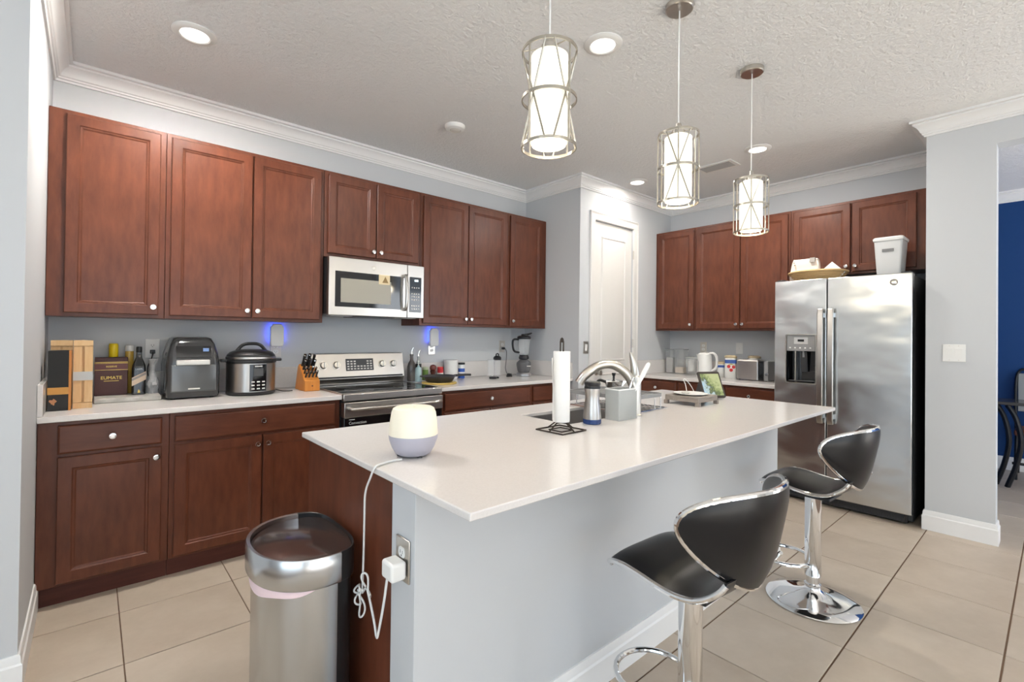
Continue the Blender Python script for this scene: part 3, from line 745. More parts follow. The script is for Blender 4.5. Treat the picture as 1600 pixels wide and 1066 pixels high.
# ------------------------------------------------------------------ bar stools
def stool(loc, rz, label):
    t = thing('bar_stool', label, 'bar stool', loc, rz, 'bar stools at the island')
    obj('foot_plate', MB().lathe([(0, 0), (.205, 0), (.210, .004), (.205, .009), (.15, .020), (.09, .034), (.05, .050), (.037, .062), (.035, .07), (0, .07)], 48), CHROME, t)
    obj('lower_column', MB().lathe([(0, .06), (.029, .06), (.029, .20), (0, .20)], 24), CHROME, t)
    obj('column_collar', MB().lathe([(.033, .07), (.038, .074), (.038, .084), (.029, .09)], 24), CHROME, t)
    obj('column_sleeve', MB().lathe([(0, .125), (.034, .125), (.037, .13), (.037, .545), (0, .545)], 28), CHROME, t)
    # foot rest: a loop of tube in front of the column
    pts = [(.034*1, .0, .178)] + [(.125*math.sin(a), .135 - .125*math.cos(a), .178) for a in [PI*2*(k + 1.2)/26.4 for k in range(25)]] + [(-.034, 0, .178)]
    obj('foot_rest', MB().tube(pts, .0095, 10), CHROME, t)
    obj('seat_plate', MB().box(-.09, .09, -.10, .10, .535, .552), BLACK, t, .004)
    # seat: dished shell that curls up into the back
    prof = [(.186, .584), (.178, .600), (.13, .606), (.07, .600), (.0, .589), (-.06, .586), (-.113, .596), (-.155, .619), (-.185, .645), (-.200, .668)]
    P = [Vector((0, q, z)) for q, z in prof]
    C_ = bez(P, 40)
    hw = lambda s: .178 - .016*max(0, s - .75)*4 - .02*max(0, .10 - s)*8
    top, bot = [], []
    n = len(C_); m = 14
    for i, p in enumerate(C_):
        s = i/(n - 1)
        tg = (C_[min(i + 1, n - 1)] - C_[max(i - 1, 0)]).normalized(); nrm = Vector((0, -tg.z, tg.y))
        if nrm.z < 0: nrm = -nrm
        w = hw(s)
        ra, rb = [], []
        for j in range(m + 1):
            u = -1 + 2*j/m
            puff = .016*(1 - u**4)*(1 - (2*s - 1)**6)
            lo = .026*(1 - abs(u)**3*.6)*(1 if s < .7 else max(.2, 1 - (s - .7)*2.8))
            base_ = p + Vector((u*w, 0, 0))
            ra.append(tuple(base_ + nrm*puff)); rb.append(tuple(base_ - nrm*lo))
        top.append(ra + rb[::-1])
    obj('seat', MB().rings(top), LEATHER, t, smooth=60)
    for sgn in (-1, 1):
        pts = [(sgn*(hw(i/(n - 1)) + .002), p.y, p.z - .005) for i, p in enumerate(C_)]
        obj('seat_trim', MB().tube(pts, .0085, 10), CHROME, t)
    # back rest: curved panel with rounded wings
    def bpos(s, z, off=0.0):
        q = -.242 + .129*s*s - .206*(z - .814)*(1 - s*s*.5)
        nx, ny = s*.9, -1.0
        l = math.hypot(nx, ny)
        return (.262*s + off*nx/l, q + off*ny/l, z)
    def ztop(s): return .814 + .087*(1 - abs(s)**3)**.40
    def zbot(s): return .814 - .204*(1 - abs(s)**1.5)**.677
    outer, inner = [], []
    ns, nz = 28, 10
    rows = []
    for i in range(ns + 1):
        s = math.sin((-1 + 2*i/ns)*PI/2)*.999
        a, b = zbot(s), ztop(s)
        loop = []
        for j in range(nz + 1):
            v = j/nz; z = a + (b - a)*v
            bulge = .016*(1 - (2*v - 1)**4)*(1 - s**6)
            loop.append(bpos(s, z, .009 + bulge*.7))
        for j in range(nz, -1, -1):
            v = j/nz; z = a + (b - a)*v
            bulge = .016*(1 - (2*v - 1)**4)*(1 - s**6)
            loop.append(bpos(s, z, -.010 - bulge))
        rows.append(loop)
    obj('backrest', MB().rings(rows), LEATHER, t, smooth=60)
    S_ = [math.sin((-1 + 2*i/40)*PI/2)*.999 for i in range(41)]
    rim = [bpos(s, ztop(s), 0) for s in S_] + [bpos(s, zbot(s), 0) for s in S_[::-1]]
    obj('back_trim', MB().tube(rim, .0095, 10, closed=True), CHROME, t)
    return t
stool((1.631, -3.03, 0), -.044, 'black bucket bar stool on chrome pedestal, nearest the viewer')
stool((2.95, -2.98, 0), -.034, 'black bucket bar stool on chrome pedestal, nearest the refrigerator')

# ------------------------------------------------------------------ trash can
tc = thing('trash_can', 'semi-round brushed steel trash can against the island end', 'trash can', (.838, -2.172, 0))
CANW = []
def can_outline(dx, w, z, back=0.0, n=72):
    # D shape: elliptical front towards -x, generously rounded back corners
    pts = []
    xc = back - .115; rb = .095
    for k in range(n):
        a = 2*PI*k/n
        c, s_ = math.cos(a), math.sin(a)
        if c <= 0: pts.append((xc + (dx - .115)*c, w*math.copysign(abs(s_)**.9, s_), z))
        else: pts.append((xc + .115*abs(c)**.62, w*math.copysign(abs(s_)**.62, s_), z))
    return pts
def can_band(levels, front):
    rows = [can_outline(*l) for l in levels]; n = len(rows[0]); mb = MB(); vs = [p for r in rows for p in r]; fs = []
    for k in range(len(rows) - 1):
        for i in range(n):
            j = (i + 1) % n
            isfront = rows[0][i][0] < -.088 or rows[0][j][0] < -.088
            if isfront == front: fs.append((k*n + i, k*n + j, (k + 1)*n + j, (k + 1)*n + i))
    used = sorted({i for q_ in fs for i in q_}); mp_ = {a: b for b, a in enumerate(used)}
    return mb.add([vs[i] for i in used], [tuple(mp_[i] for i in q_) for q_ in fs])
BODYL = [(.258, .190, .03, -.004), (.262, .194, .05, -.004), (.262, .194, .60, -.004)]
RIML = [(.280, .209, .572), (.283, .212, .578), (.283, .212, .656), (.280, .209, .661), (.270, .199, .659), (.268, .197, .633)]
obj('can_body', can_band(BODYL, True), CANSTEEL, tc, smooth=40)
obj('back_housing', can_band(BODYL, False), BLACK, tc, smooth=40)
obj('base_ring', MB().rings([can_outline(.265, .197, 0, -.002), can_outline(.265, .197, .032, -.002)]), BLACK, tc)
obj('rim', can_band(RIML, True), CANSTEEL, tc, smooth=40)
obj('rim_housing', can_band(RIML, False), BLACK, tc, smooth=40)
obj('rim_underside', MB().rings([can_outline(.279, .208, .571), can_outline(.26, .192, .571)]), BLACK, tc)
obj('lid', MB().rings([can_outline(.267, .196, .63), can_outline(.267, .196, .643), can_outline(.258, .187, .648)]), flat('steel_lid_painted_reflection', (0.16, 0.12, 0.11), .13, .75), tc, smooth=30)  # steel lid; its brown tint paints in the reflected wood
# bag edge peeping out below the rim
ol = [p for p in can_outline(.267, .199, 0, -.004) if p[0] < -.13]
ol.sort(key=lambda p: math.atan2(p[1], -(p[0] + .115)))
bag = []
for t_ in (0, .35, .7, 1.0):
    row = []
    for i, (x, y, zz) in enumerate(ol):
        u = i/(len(ol) - 1); drop = .040*math.sin(PI*min(1, u*1.0))**.7*(1 + .12*math.sin(u*17))
        f_ = 1 + .012*math.sin(t_*PI)
        row.append((-.115 + (x + .115)*f_, y*f_, .575 - drop*t_))
    bag.append(row)
obj('bin_liner', MB().sheet(bag), flat('pink_white_bag', (0.85, 0.66, 0.69), .5), tc)

# ------------------------------------------------------------------ things on the island
CT = 0.9145
df = thing('aroma_diffuser', 'round cream and lavender-grey aroma diffuser on the island', 'diffuser', (1.003, -2.375, CT))
obj('base_shell', MB().lathe([(0, .004), (.048, .004), (.058, .010), (.070, .030), (.0795, .056), (.081, .068), (.0805, .0705)], 44), flat('lavender_grey_plastic', (0.44, 0.43, 0.50), .45), df)
obj('cover', MB().lathe([(.0805, .071), (.080, .085), (.0775, .115), (.073, .145), (.068, .157), (.060, .162), (.03, .1625), (.008, .161), (.006, .155), (0, .155)], 44), flat('glowing_cream_plastic', (0.84, 0.79, 0.66), .4, emit=(1.0, .88, .62), es=.10), df)
for k in range(3):
    a = .5 + 2*PI*k/3; obj('foot', MB().cyl(.008, 0, .012, (.045*math.cos(a), .045*math.sin(a), 0), 12), DARKGREY, df)
mist = thing('mist_plume', 'faint steam rising from the aroma diffuser', 'steam', (1.003, -2.375, CT + .163))
VM = bpy.data.materials.new('mist'); VM.use_nodes = True
nt = VM.node_tree; nt.nodes.clear()
vo = nt.nodes.new('ShaderNodeOutputMaterial'); vs_ = nt.nodes.new('ShaderNodeVolumeScatter'); vs_.inputs['Density'].default_value = 7.0; vs_.inputs['Color'].default_value = (1, .97, .92, 1)
nt.links.new(vs_.outputs[0], vo.inputs['Volume'])
obj('plume', MB().lathe([(0, .001), (.007, .001), (.008, .03), (.011, .07), (.014, .11), (0, .13)], 14), VM, mist)

pc = thing('charger_with_cord', 'white power cord with tied bundle and square charger hanging at island end', 'cord', (.825, -2.40, .44))
def pcm(): 
    m = MB(); m.T = Matrix.Translation((-.825, 2.40, -.44)); return m
CORDW = flat('white_cord_rubber', (0.74, 0.75, 0.74), .45)
obj('cable', pcm().tube(bez([(.938, -2.417, .9190), (.90, -2.415, .9185), (.868, -2.425, .9185), (.842, -2.440, .9195), (.830, -2.445, .912), (.826, -2.432, .885), (.825, -2.400, .83), (.825, -2.396, .75), (.826, -2.392, .65), (.826, -2.388, .56), (.826, -2.385, .52)], 60), .0032, 8), CORDW, pc)
obj('cable', pcm().tube(bez([(.826, -2.386, .52), (.826, -2.415, .545), (.824, -2.445, .52), (.823, -2.478, .47), (.823, -2.494, .437), (.823, -2.505, .455), (.823, -2.535, .55), (.823, -2.552, .62), (.823, -2.565, .663)], 50), .0036, 8), CORDW, pc)
for k, (r1, r2, cz, cy, tl) in enumerate(((.030, .013, .500, -2.372, .5), (.034, .016, .485, -2.385, -.35), (.024, .012, .525, -2.368, 1.1), (.036, .012, .560, -2.425, -.75))):
    pts = []
    for i in range(25):
        a = 2*PI*i/24; u, v = r2*math.cos(a), r1*math.sin(a)
        pts.append((.822 + .006*math.sin(a*2 + k), cy + u*math.cos(tl) - v*math.sin(tl), cz + u*math.sin(tl) + v*math.cos(tl)))
    obj('cord_loop', pcm().tube(pts[:-1], .0030, 8, closed=True), CORDW, pc)
obj('twist_tie', pcm().tube([(.826, -2.392, .53), (.817, -2.383, .528), (.818, -2.374, .526), (.826, -2.372, .524)], .004, 8), WHITEP, pc)
obj('charger', pcm().box(.798, .8435, -2.628, -2.566, .648, .698), WHITEP, pc, .008, 3)
obj('charger_boss', pcm().box(.8425, .8455, -2.612, -2.580, .655, .69), WHITEP, pc)

# paper towel holder and roll
ph = thing('paper_towel_holder', 'dark wire paper towel stand with square base on the island', 'towel holder', (1.705, -2.395, CT), math.radians(2))
sq = lambda h, z: [(-h, -h, z), (h, -h, z), (h, h, z), (-h, h, z)]
obj('base_frame', MB().tube(sq(.075, .0035), .0035, 6, closed=True), IRON, ph)
obj('base_frame', MB().tube(sq(.036, .0035), .0030, 6, closed=True), IRON, ph)
obj('riser_frame', MB().tube([(-.075, .0, .0035), (-.03, .0, .034), (.03, .0, .034), (.075, .0, .0035)], .0032, 6), IRON, ph)
obj('riser_frame', MB().tube([(0, -.075, .0035), (0, -.03, .034), (0, .03, .034), (0, .075, .0035)], .0032, 6), IRON, ph)
obj('post', MB().tube([(-.009, 0, .034), (-.010, 0, .38), (-.006, 0, .392), (0, 0, .396), (.006, 0, .392), (.010, 0, .38), (.009, 0, .034)], .0032, 8), IRON, ph)
obj('finial', MB().lathe([(0, .375), (.006, .38), (.008, .388), (.005, .396), (0, .399)], 12), IRON, ph)
pr_ = thing('paper_towel_roll', 'white paper towel roll with loose sheet on wire stand', 'paper towel', (1.705, -2.395, CT + .039))
obj('roll', MB().lathe([(.014, 0), (.036, 0), (.0365, .004), (.0365, .296), (.036, .30), (.014, .30), (.014, 0)], 36), PAPER, pr_)
sheet = []
for i in range(9):
    v = i/8; z = .012 + .262*v
    row = []
    for j in range(9):
        u = j/8; a = 2.5 + u*.85
        rr = .0375 + .036*u**1.5*(.45 + .55*v) + .0012*math.sin(6*v + 3*u)
        row.append((rr*math.cos(a), rr*math.sin(a), z - .006*u))
    sheet.append(row)
obj('loose_sheet', MB().sheet(sheet), PAPER, pr_)

tb = thing('tumbler', 'steel travel tumbler with black lid and blue base on the island', 'tumbler', (1.945, -2.368, CT))
obj('body', MB().lathe([(0, .022), (.0415, .022), (.0415, .040), (.038, .075), (.0335, .105), (.0325, .125), (.0345, .145), (.0365, .158), (.0365, .163)], 36), STEEL, tb)
obj('base_band', MB().lathe([(0, 0), (.040, 0), (.0425, .003), (.0425, .022), (0, .022)], 36), flat('blue_translucent_base', (0.02, 0.05, 0.17), .2), tb)
obj('lid', MB().lathe([(.0370, .163), (.0375, .168), (.035, .176), (.0375, .182), (.0375, .190), (.034, .194), (0, .194)], 36), BLACK, tb)

ub = thing('utensil_box', 'frosted square utensil box next to the tumbler', 'utensil holder', (2.16, -2.374, CT))
UBM = FROST
def hollow(a, b, r, h, wall=.003, fl=.012):
    return MB().rings([rr3(a, b, r, 0), rr3(a, b, r, h), rr3(a - wall, b - wall, r*.8, h), rr3(a - wall, b - wall, r*.8, fl)])
obj('wall', hollow(.075, .043, .008, .150), UBM, ub)
obj('foot', MB().rings([rr3(.077, .045, .008, .0), rr3(.077, .045, .008, .010)]), CLEAR, ub)
obj('rim', MB().rings([rr3(.0765, .0445, .008, .146), rr3(.0765, .0445, .008, .152), rr3(.072, .040, .006, .152), rr3(.072, .040, .006, .146)], False, False), WHITEP, ub)
def utensil(name, label, p0, p1, r0, m, blade=None):
    t = thing(name, label, 'utensil', p0)
    A, B = Vector((0, 0, 0)), Vector(p1) - Vector(p0)
    L = lambda s: A.lerp(B, s)
    obj('shaft', MB().tube([L(0), L(.25), L(.5)], r0*.6, 8), CHROME, t)
    obj('handle', MB().tube([L(.42), L(.47), L(.6), L(.8), L(.95), L(.985), L(1)], r0, 10, radii=[r0*.5, r0*.8, r0*1.0, r0*1.35, r0*1.3, r0*1.0, r0*.3]), m, t)
utensil('spatula', 'white-handled utensil leaning right in the frosted box', (2.150, -2.385, CT + .018), (2.300, -2.440, CT + .275), .009, WHITEP)
utensil('spoon', 'slim steel-handled utensil in the frosted box', (2.175, -2.365, CT + .018), (2.225, -2.40, CT + .205), .005, CHROME)

fc = thing('faucet', 'brushed nickel arched pull-down kitchen faucet', 'faucet', (2.30, -2.365, CT))
obj('column', MB().lathe([(0, 0), (.030, 0), (.030, .006), (.0255, .010), (.0250, .20), (.020, .206), (0, .208)], 28), NICKEL, fc)
sp = bez([(.0, .0, .10), (-.012, .010, .155), (-.045, .036, .222), (-.10, .078, .262), (-.16, .125, .252), (-.21, .165, .205), (-.232, .185, .165)], 42)
rad = [.025 - .004*i/(len(sp) - 1) + (.0025 if i > len(sp)*.72 else 0) for i in range(len(sp))]
obj('spout', MB().tube(sp, .02, 14, radii=rad), NICKEL, fc)
obj('spray_button', MB().tube([(-.188, .168, .205), (-.165, .148, .226), (-.14, .128, .236)], .006, 8), BLACK, fc)
obj('lever', MB().tube([(0, 0, .195), (-.004, .004, .225), (-.010, .010, .27), (-.022, .018, .315), (-.028, .022, .325)], .016, 12, radii=[.019, .021, .018, .009, .003]), NICKEL, fc)

rk = thing('dish_rack', 'chrome wire dish rack with grey shelf over the sink', 'dish rack', (2.45, -2.125, CT))
x0, x1, y0, y1 = -.15, .155, -.205, .225
obj('base_frame', MB().tube([(x0, y0, .004), (x1 + .05, y0, .004), (x1 + .05, y1, .004), (x0, y1, .004)], .004, 6, closed=True), CHROME, rk)
for k in range(9):
    x = x0 + .02 + k*.04; obj('base_wire', MB().tube([(x, y0, .0045), (x, y1, .0045)], .0022, 6), CHROME, rk)
for x in (x0, x0 + .06, x1 - .06, x1):
    for y in (y0 + .01, y1 - .01): obj('upright', MB().tube([(x, y, .004), (x, y, .078)], .0025, 6), CHROME, rk)
obj('shelf_rim', MB().rings([[(a, b, .072) for a, b in rrect(x0 - .006, x1 + .006, y0, y1, .02)], [(a, b, .092) for a, b in rrect(x0 - .006, x1 + .006, y0, y1, .02)], [(a, b, .092) for a, b in rrect(x0, x1, y0 + .006, y1 - .006, .016)], [(a, b, .072) for a, b in rrect(x0, x1, y0 + .006, y1 - .006, .016)]], False, False), MIDGREY, rk)
for k in range(13):
    y = y0 + .025 + k*.0315; obj('slat', MB().box(x0, x1, y - .009, y + .009, .076, .082), MIDGREY, rk)

mk = thing('moka_pot', 'small steel moka pot with black knob on the dish rack', 'coffee pot', (2.385, -2.16, CT + .0825), math.radians(-40)); mk.scale = (1.12, 1.12, 1.12)
oct_ = 8
obj('body', MB().lathe([(0, 0), (.032, 0), (.034, .005), (.040, .045), (.045, .062), (.046, .066)], oct_, a0=PI/8), CHROME, mk, smooth=20)
obj('lid', MB().lathe([(.046, .066), (.044, .070), (.012, .080), (0, .081)], oct_, a0=PI/8), CHROME, mk, smooth=20)
obj('knob', MB().lathe([(0, .078), (.006, .08), (.005, .088), (.011, .104), (.009, .107), (0, .107)], 10), BLACK, mk)
obj('handle', MB().tube(bez([(-.040, 0, .062), (-.070, 0, .070), (-.082, 0, .055), (-.074, 0, .020)], 18), .007, 8), BLACK, mk)
obj('spout', MB().prism([(.038, .040), (.062, .068), (.038, .068)], -.012, .012, 'y'), CHROME, mk)

rs = thing('riser_tray', 'low grey wooden riser tray on the island', 'tray', (2.975, -2.305, CT))
GW = wood('grey_washed_wood', (0.20, 0.17, 0.145), (0.33, 0.29, 0.26), (0.6, 7, 7), .6)
obj('top_board', MB().box(-.118, .118, -.108, .108, .041, .054), GW, rs, .002)
obj('apron', MB().box(-.118, .118, -.108, -.096, .022, .0405).box(-.118, .118, .096, .108, .022, .0405).box(-.118, -.106, -.096, .096, .022, .0405).box(.106, .118, -.096, .096, .022, .0405), GW, rs)
for x in (-.112, .112):
    for y in (-.102, .102): obj('foot', MB().box(x - .012, x + .012, y - .012, y + .012, 0, .0215), GW, rs)
pl = thing('plate', 'flat white oval dish on the grey riser tray', 'plate', (2.965, -2.305, CT + .0545))
obj('dish', MB().lathe([(0, .001), (.055, 0), (.085, .004), (.100, .010), (.098, .0115), (.06, .006), (0, .0055)], 40), WHITEP, pl)
cg = thing('charging_puck', 'small grey charging puck with white cable on the plate', 'charger', (2.945, -2.285, CT + .063))
obj('puck', MB().lathe([(0, -.002), (.022, -.002), (.026, .002), (.024, .008), (.012, .012), (0, .013)], 24), flat('puck_grey', (0.55, 0.53, 0.5), .4), cg)
obj('cable', MB().tube(bez([(.01, .0, .012), (.03, .02, .05), (.06, .05, .075), (.11, .06, .07), (.15, .04, .02), (.18, .02, -.058)], 30), .0022, 6), WHITEP, cg)

sdp = thing('smart_display', 'small smart display showing a garden photo on the island', 'display', (3.30, -2.285, CT), math.radians(-26))
DARKB = flat('dark_bronze_bezel', (0.045, 0.035, 0.028), .35)
FAB = flat('charcoal_fabric', (0.05, 0.05, 0.052), .95)
tl = math.radians(25)
TM = Matrix.Translation((0, -.012, .004)) @ Matrix.Rotation(-tl, 4, 'X')
b = MB(); b.T = TM; b.prism(rrect(-.085, .085, 0, .185, .012), -.012, 0.0, 'y')
obj('bezel', b, DARKB, sdp, .002)
b = MB(); b.T = TM; b.box(-.072, .072, -.0135, -.011, .016, .168)
SCR = mat('garden_photo_screen', (0, 0, 0), .1)
tcn = nd(SCR, 'ShaderNodeTexCoord'); nz_ = nd(SCR, 'ShaderNodeTexNoise'); nz_.inputs['Scale'].default_value = 34; nz_.inputs['Detail'].default_value = 8; nz_.inputs['Roughness'].default_value = .7
lk(SCR, tcn.outputs['Object'], nz_.inputs['Vector'])
sx_ = nd(SCR, 'ShaderNodeSeparateXYZ'); lk(SCR, tcn.outputs['Object'], sx_.inputs[0])
mm = nd(SCR, 'ShaderNodeMath', operation='MULTIPLY_ADD'); lk(SCR, sx_.outputs[0], mm.inputs[0]); mm.inputs[1].default_value = 3.2; lk(SCR, nz_.outputs[0], mm.inputs[2])
m2 = nd(SCR, 'ShaderNodeMath', operation='MULTIPLY_ADD'); lk(SCR, sx_.outputs[2], m2.inputs[0]); m2.inputs[1].default_value = 2.2; lk(SCR, mm.outputs[0], m2.inputs[2])
r = ramp(SCR, m2.outputs[0], [(.36, (.40, .60, .78)), (.48, (.50, .62, .60)), (.58, (.08, .10, .06)), (.70, (.26, .32, .12)), (.88, (.52, .56, .28))])
lk(SCR, r.outputs[0], bsdf(SCR).inputs['Emission Color']); bsdf(SCR).inputs['Emission Strength'].default_value = .75
obj('screen', b, SCR, sdp)
obj('stand', MB().prism([(-.010, .004), (.115, .0), (.118, .012), (.050, .165)], -.062, .062, 'x'), FAB, sdp, .008, 3)

# ------------------------------------------------------------------ left counter
bx_ = thing('gift_box', 'tall black gift box with gold band in the counter corner', 'box', (.066, -.455, CT))
obj('box_body', MB().box(-.041, .036, -.045, .045, 0, .302), flat('matte_black_card', (0.012, 0.012, 0.012), .6), bx_, .002)
obj('band', MB().box(-.0415, .0362, -.0458, .0455, .082, .117), flat('gold_card', (0.55, 0.27, 0.06), .45), bx_)
obj('motif', MB().prism([(-.03 + .012*math.cos(a)*(1 + .4*math.sin(3*a)) + .01, .045 + .014*math.sin(a)*(1 + .3*math.cos(5*a))) for a in [2*PI*k/18 for k in range(18)]], -.0462, -.0448, 'y'), flat('copper_print', (0.45, 0.20, 0.09), .5), bx_)
obj('side_panel', MB().box(.0365, .046, -.045, .045, 0, .302), ORANGEWOOD, bx_)
def winebox(label, x0, x1, yf, dep, z1, sleeve):
    t = thing('wooden_wine_box', label, 'wooden box', ((x0 + x1)/2, yf, CT), 0, 'pale wooden wine boxes')
    w = (x1 - x0)/2; h = z1 - CT
    obj('box_body', MB().box(-w, w, .010, dep, 0, h), PINE, t, .002)
    obj('end_board', MB().box(-w, w, -.004, .0098, h - .028, h), PINE, t); obj('end_board', MB().box(-w, w, -.004, .0098, 0, .028), PINE, t)
    for s in (-1, 1): obj('lid_board', MB().box(min(s*.0045, s*w), max(s*.0045, s*w), -.001, .0098, .030, h - .030), PINE, t, .001)
    if sleeve: obj('label_band', MB().box(-w - .001, w + .001, -.0055, dep*.5, .145, .190), flat('grey_paper_band', (0.50, 0.52, 0.52), .6), t)
    return t
winebox('pale pine wine box with a grey paper band, beside the black gift box', .118, .194, -.45, .10, 1.267, True)
winebox('pale pine wine box standing behind the black gift box', .026, .112, -.31, .09, 1.265, False)
sl = thing('marble_board', 'grey marble serving board on the left counter', 'board', (.352, -.175, CT))
obj('board', MB().box(-.152, .150, -.125, .125, 0, .026), STONE, sl, .004)
SB = CT + .0265
al = thing('presentation_box', 'maroon leatherette box with gold lettering on marble board', 'box', (.277, -.14, SB))
obj('box_body', MB().box(-.075, .075, 0, .062, 0, .222), BROWNLEA, al, .003)
obj('title_band', MB().box(-.0755, .0755, -.001, .03, .150, .186), flat('maroon_band', (0.13, 0.035, 0.03), .4), al)
for z in (.148, .187, .193): obj('gold_line', MB().box(-.0757, .0757, -.0016, .0, z, z + .0022), GOLD, al)
text('lettering', 'EUMATE', .026, GOLD, al, (0, -.0008, .102), FRONT)
obj('lettering_underline', MB().box(-.034, .034, -.0012, .0, .083, .0855), GOLD, al)
text('band_lettering', 'RESERVE', .013, GOLD, al, (0, -.0016, .168), FRONT)
yb = thing('yellow_capped_bottle', 'dark bottle with bright yellow cap behind the maroon box', 'bottle', (.287, -.052, SB))
obj('body', MB().lathe([(0, 0), (.020, 0), (.0225, .004), (.0225, .17), (.019, .205), (.018, .218), (0, .218)], 24), flat('dark_blue_glass', (0.01, 0.02, 0.09), .1), yb)
obj('cap', MB().lathe([(.0215, .219), (.0225, .222), (.0225, .288), (.021, .298), (.018, .302), (0, .302)], 20), flat('yellow_plastic', (0.85, 0.62, 0.01), .4), yb)
sb = thing('amber_bottle', 'small amber bottle with white cap behind the black liquor bottle', 'bottle', (.362, -.052, SB))
obj('body', MB().lathe([(0, 0), (.019, 0), (.021, .004), (.021, .255), (0, .255)], 24), flat('amber_liquid', (0.62, 0.40, 0.08), .1), sb)
obj('cap', MB().lathe([(.0205, .256), (.0215, .258), (.0215, .290), (.019, .293), (0, .293)], 20), WHITEP, sb)
wb = thing('liquor_bottle', 'square black liquor bottle with slanted cream label', 'bottle', (.402, -.165, SB))
sq4 = lambda h, z: [(a, b, z) for a, b in rrect(-h, h, -h, h, h*.35, 4)]
BOTTLE = flat('black_glass', (0.012, 0.012, 0.013), .08, spec=.7)
obj('body', MB().rings([sq4(.030, 0), sq4(.0335, .004), sq4(.0335, .155), sq4(.031, .175), sq4(.022, .200), sq4(.014, .222), sq4(.0125, .25)]), BOTTLE, wb)
obj('cap', MB().lathe([(.0135, .250), (.0145, .254), (.0145, .280), (.012, .285), (0, .285)], 18), BLACK, wb)
lab = MB().prism([(-.0337, .052), (.0337, .090), (.0337, .140), (-.0337, .102)], -.0345, -.0333, 'y'); lb = obj('label', lab, flat('cream_label', (0.66, 0.52, 0.40), .6), wb)
obj('label_stripe', MB().prism([(-.0338, .082), (.0338, .120), (.0338, .134), (-.0338, .096)], -.0350, -.0344, 'y'), flat('grey_label_stripe', (0.30, 0.28, 0.26), .6), wb)
text('shoulder_lettering', 'LABEL', .013, WHITEP, wb, (0, -.0343, .152), FRONT)
obj('emblem', MB().prism([(-.006, .012), (.006, .012), (.004, .026), (0, .032), (-.004, .026)], -.0345, -.0335, 'y'), GOLD, wb)
pg = thing('appliance_cord', 'black plug and cord in the outlet left of the air fryer', 'cord', (.478, -.0005, 1.19))
obj('plug', MB().box(-.013, .013, -.034, -.0092, -.012, .012), BLACK, pg, .003)
obj('cable', MB().tube(bez([(0, -.03, 0), (0, -.045, -.01), (-.01, -.055, -.05), (-.026, -.06, -.095), (-.022, -.058, -.15), (.0, -.055, -.20), (.028, -.055, -.246)], 40), .0032, 8), BLACK, pg)
pb = thing('plastic_bag', 'crumpled clear plastic bag between liquor bottle and air fryer', 'plastic bag', (.470, -.155, SB))
rows = []
rnd = random.Random(3)
for i in range(13):
    v = i/12; rr = (.026*(1 - .25*v) + .008*math.sin(v*7))
    rows.append([(rr*(1 + .28*(rnd.random() - .5))*math.cos(2*PI*k/18)*1.0, 1.6*rr*(1 + .28*(rnd.random() - .5))*math.sin(2*PI*k/18), .003 + .205*v*(1 + .02*rnd.random())) for k in range(18)])
obj('film', MB().rings(rows, True, False), flat('clear_film', (0.85, 0.87, 0.88), .15, alpha=.42), pb, smooth=0)

af = thing('air_fryer_oven', 'black air fryer oven with white handle on the left counter', 'air fryer', (.655, -.205, CT))
def frr(wx, yf, yb, r, z): return [(x, y, z) for x, y in rrect(-wx, wx, yf, yb, r, 4)]
obj('body', MB().rings([frr(.132, -.150, .165, .025, .010), frr(.137, -.155, .17, .03, .022), frr(.138, -.155, .17, .03, .20), frr(.130, -.150, .168, .035, .27), frr(.115, -.135, .16, .04, .33), frr(.100, -.110, .15, .045, .364), frr(.085, -.09, .14, .045, .371)]), flat('dark_gloss_plastic', (0.03, 0.031, 0.033), .12, spec=.7), af, smooth=50)
dr_ = obj('glass_door', MB().rings([[(-.115, -.157, .045), (.115, -.157, .045), (.115, -.157, .205), (-.115, -.157, .205)], [(-.110, -.161, .050), (.110, -.161, .050), (.110, -.161, .20), (-.110, -.161, .20)]]), flat('smoked_glass', (0.10, 0.105, 0.108), .08, spec=.8), af)
obj('handle', MB().box(-.092, .078, -.185, -.168, .205, .236), flat('satin_light_grey', (0.68, 0.67, 0.64), .35), af, .006, 3)
for x in (-.075, .061): obj('handle_post', MB().box(x - .008, x + .008, -.17, -.152, .21, .23), DARKGREY, af)
obj('control_face', MB().prism([(-.156, .245), (-.153, .275), (-.140, .318), (-.135, .318), (-.148, .245)], -.09, .09, 'x'), BLACKG, af)
obj('display_label', MB().box(.045, .075, -.1545, -.140, .285, .305), flat('blue_label', (0.20, 0.32, 0.62), .4), af)
obj('brand_plate', MB().box(-.03, .03, -.1625, -.1605, .058, .066), IVORY, af)
for x in (-.10, .10):
    for y in (-.11, .13): obj('foot', MB().cyl(.012, 0, .012, (x, y, 0), 12), BLACK, af)

ck = thing('pressure_cooker', 'round steel electric pressure cooker with black lid', 'pressure cooker', (.985, -.27, CT))
obj('base', MB().lathe([(0, 0), (.135, 0), (.145, .006), (.147, .022), (0, .022)], 48), BLACK, ck)
obj('steel_wall', MB().lathe([(.143, .0225), (.145, .024), (.145, .205), (.143, .207)], 56), STEEL, ck)
obj('collar', MB().lathe([(.143, .207), (.149, .21), (.151, .222), (.148, .23), (.14, .232)], 48), BLACK, ck)
obj('lid_rim', MB().lathe([(.146, .2325), (.148, .236), (.147, .246), (.142, .249)], 48), STEEL, ck)
obj('lid', MB().lathe([(.143, .249), (.141, .258), (.125, .276), (.09, .289), (.05, .294), (0, .295)], 48), BLACK, ck)
obj('lid_handle', MB().tube(bez([(-.085, 0, .284), (-.06, 0, .315), (-.035, 0, .328), (0, 0, .331), (.035, 0, .328), (.06, 0, .315), (.085, 0, .284)], 30), .011, 10), BLACK, ck)
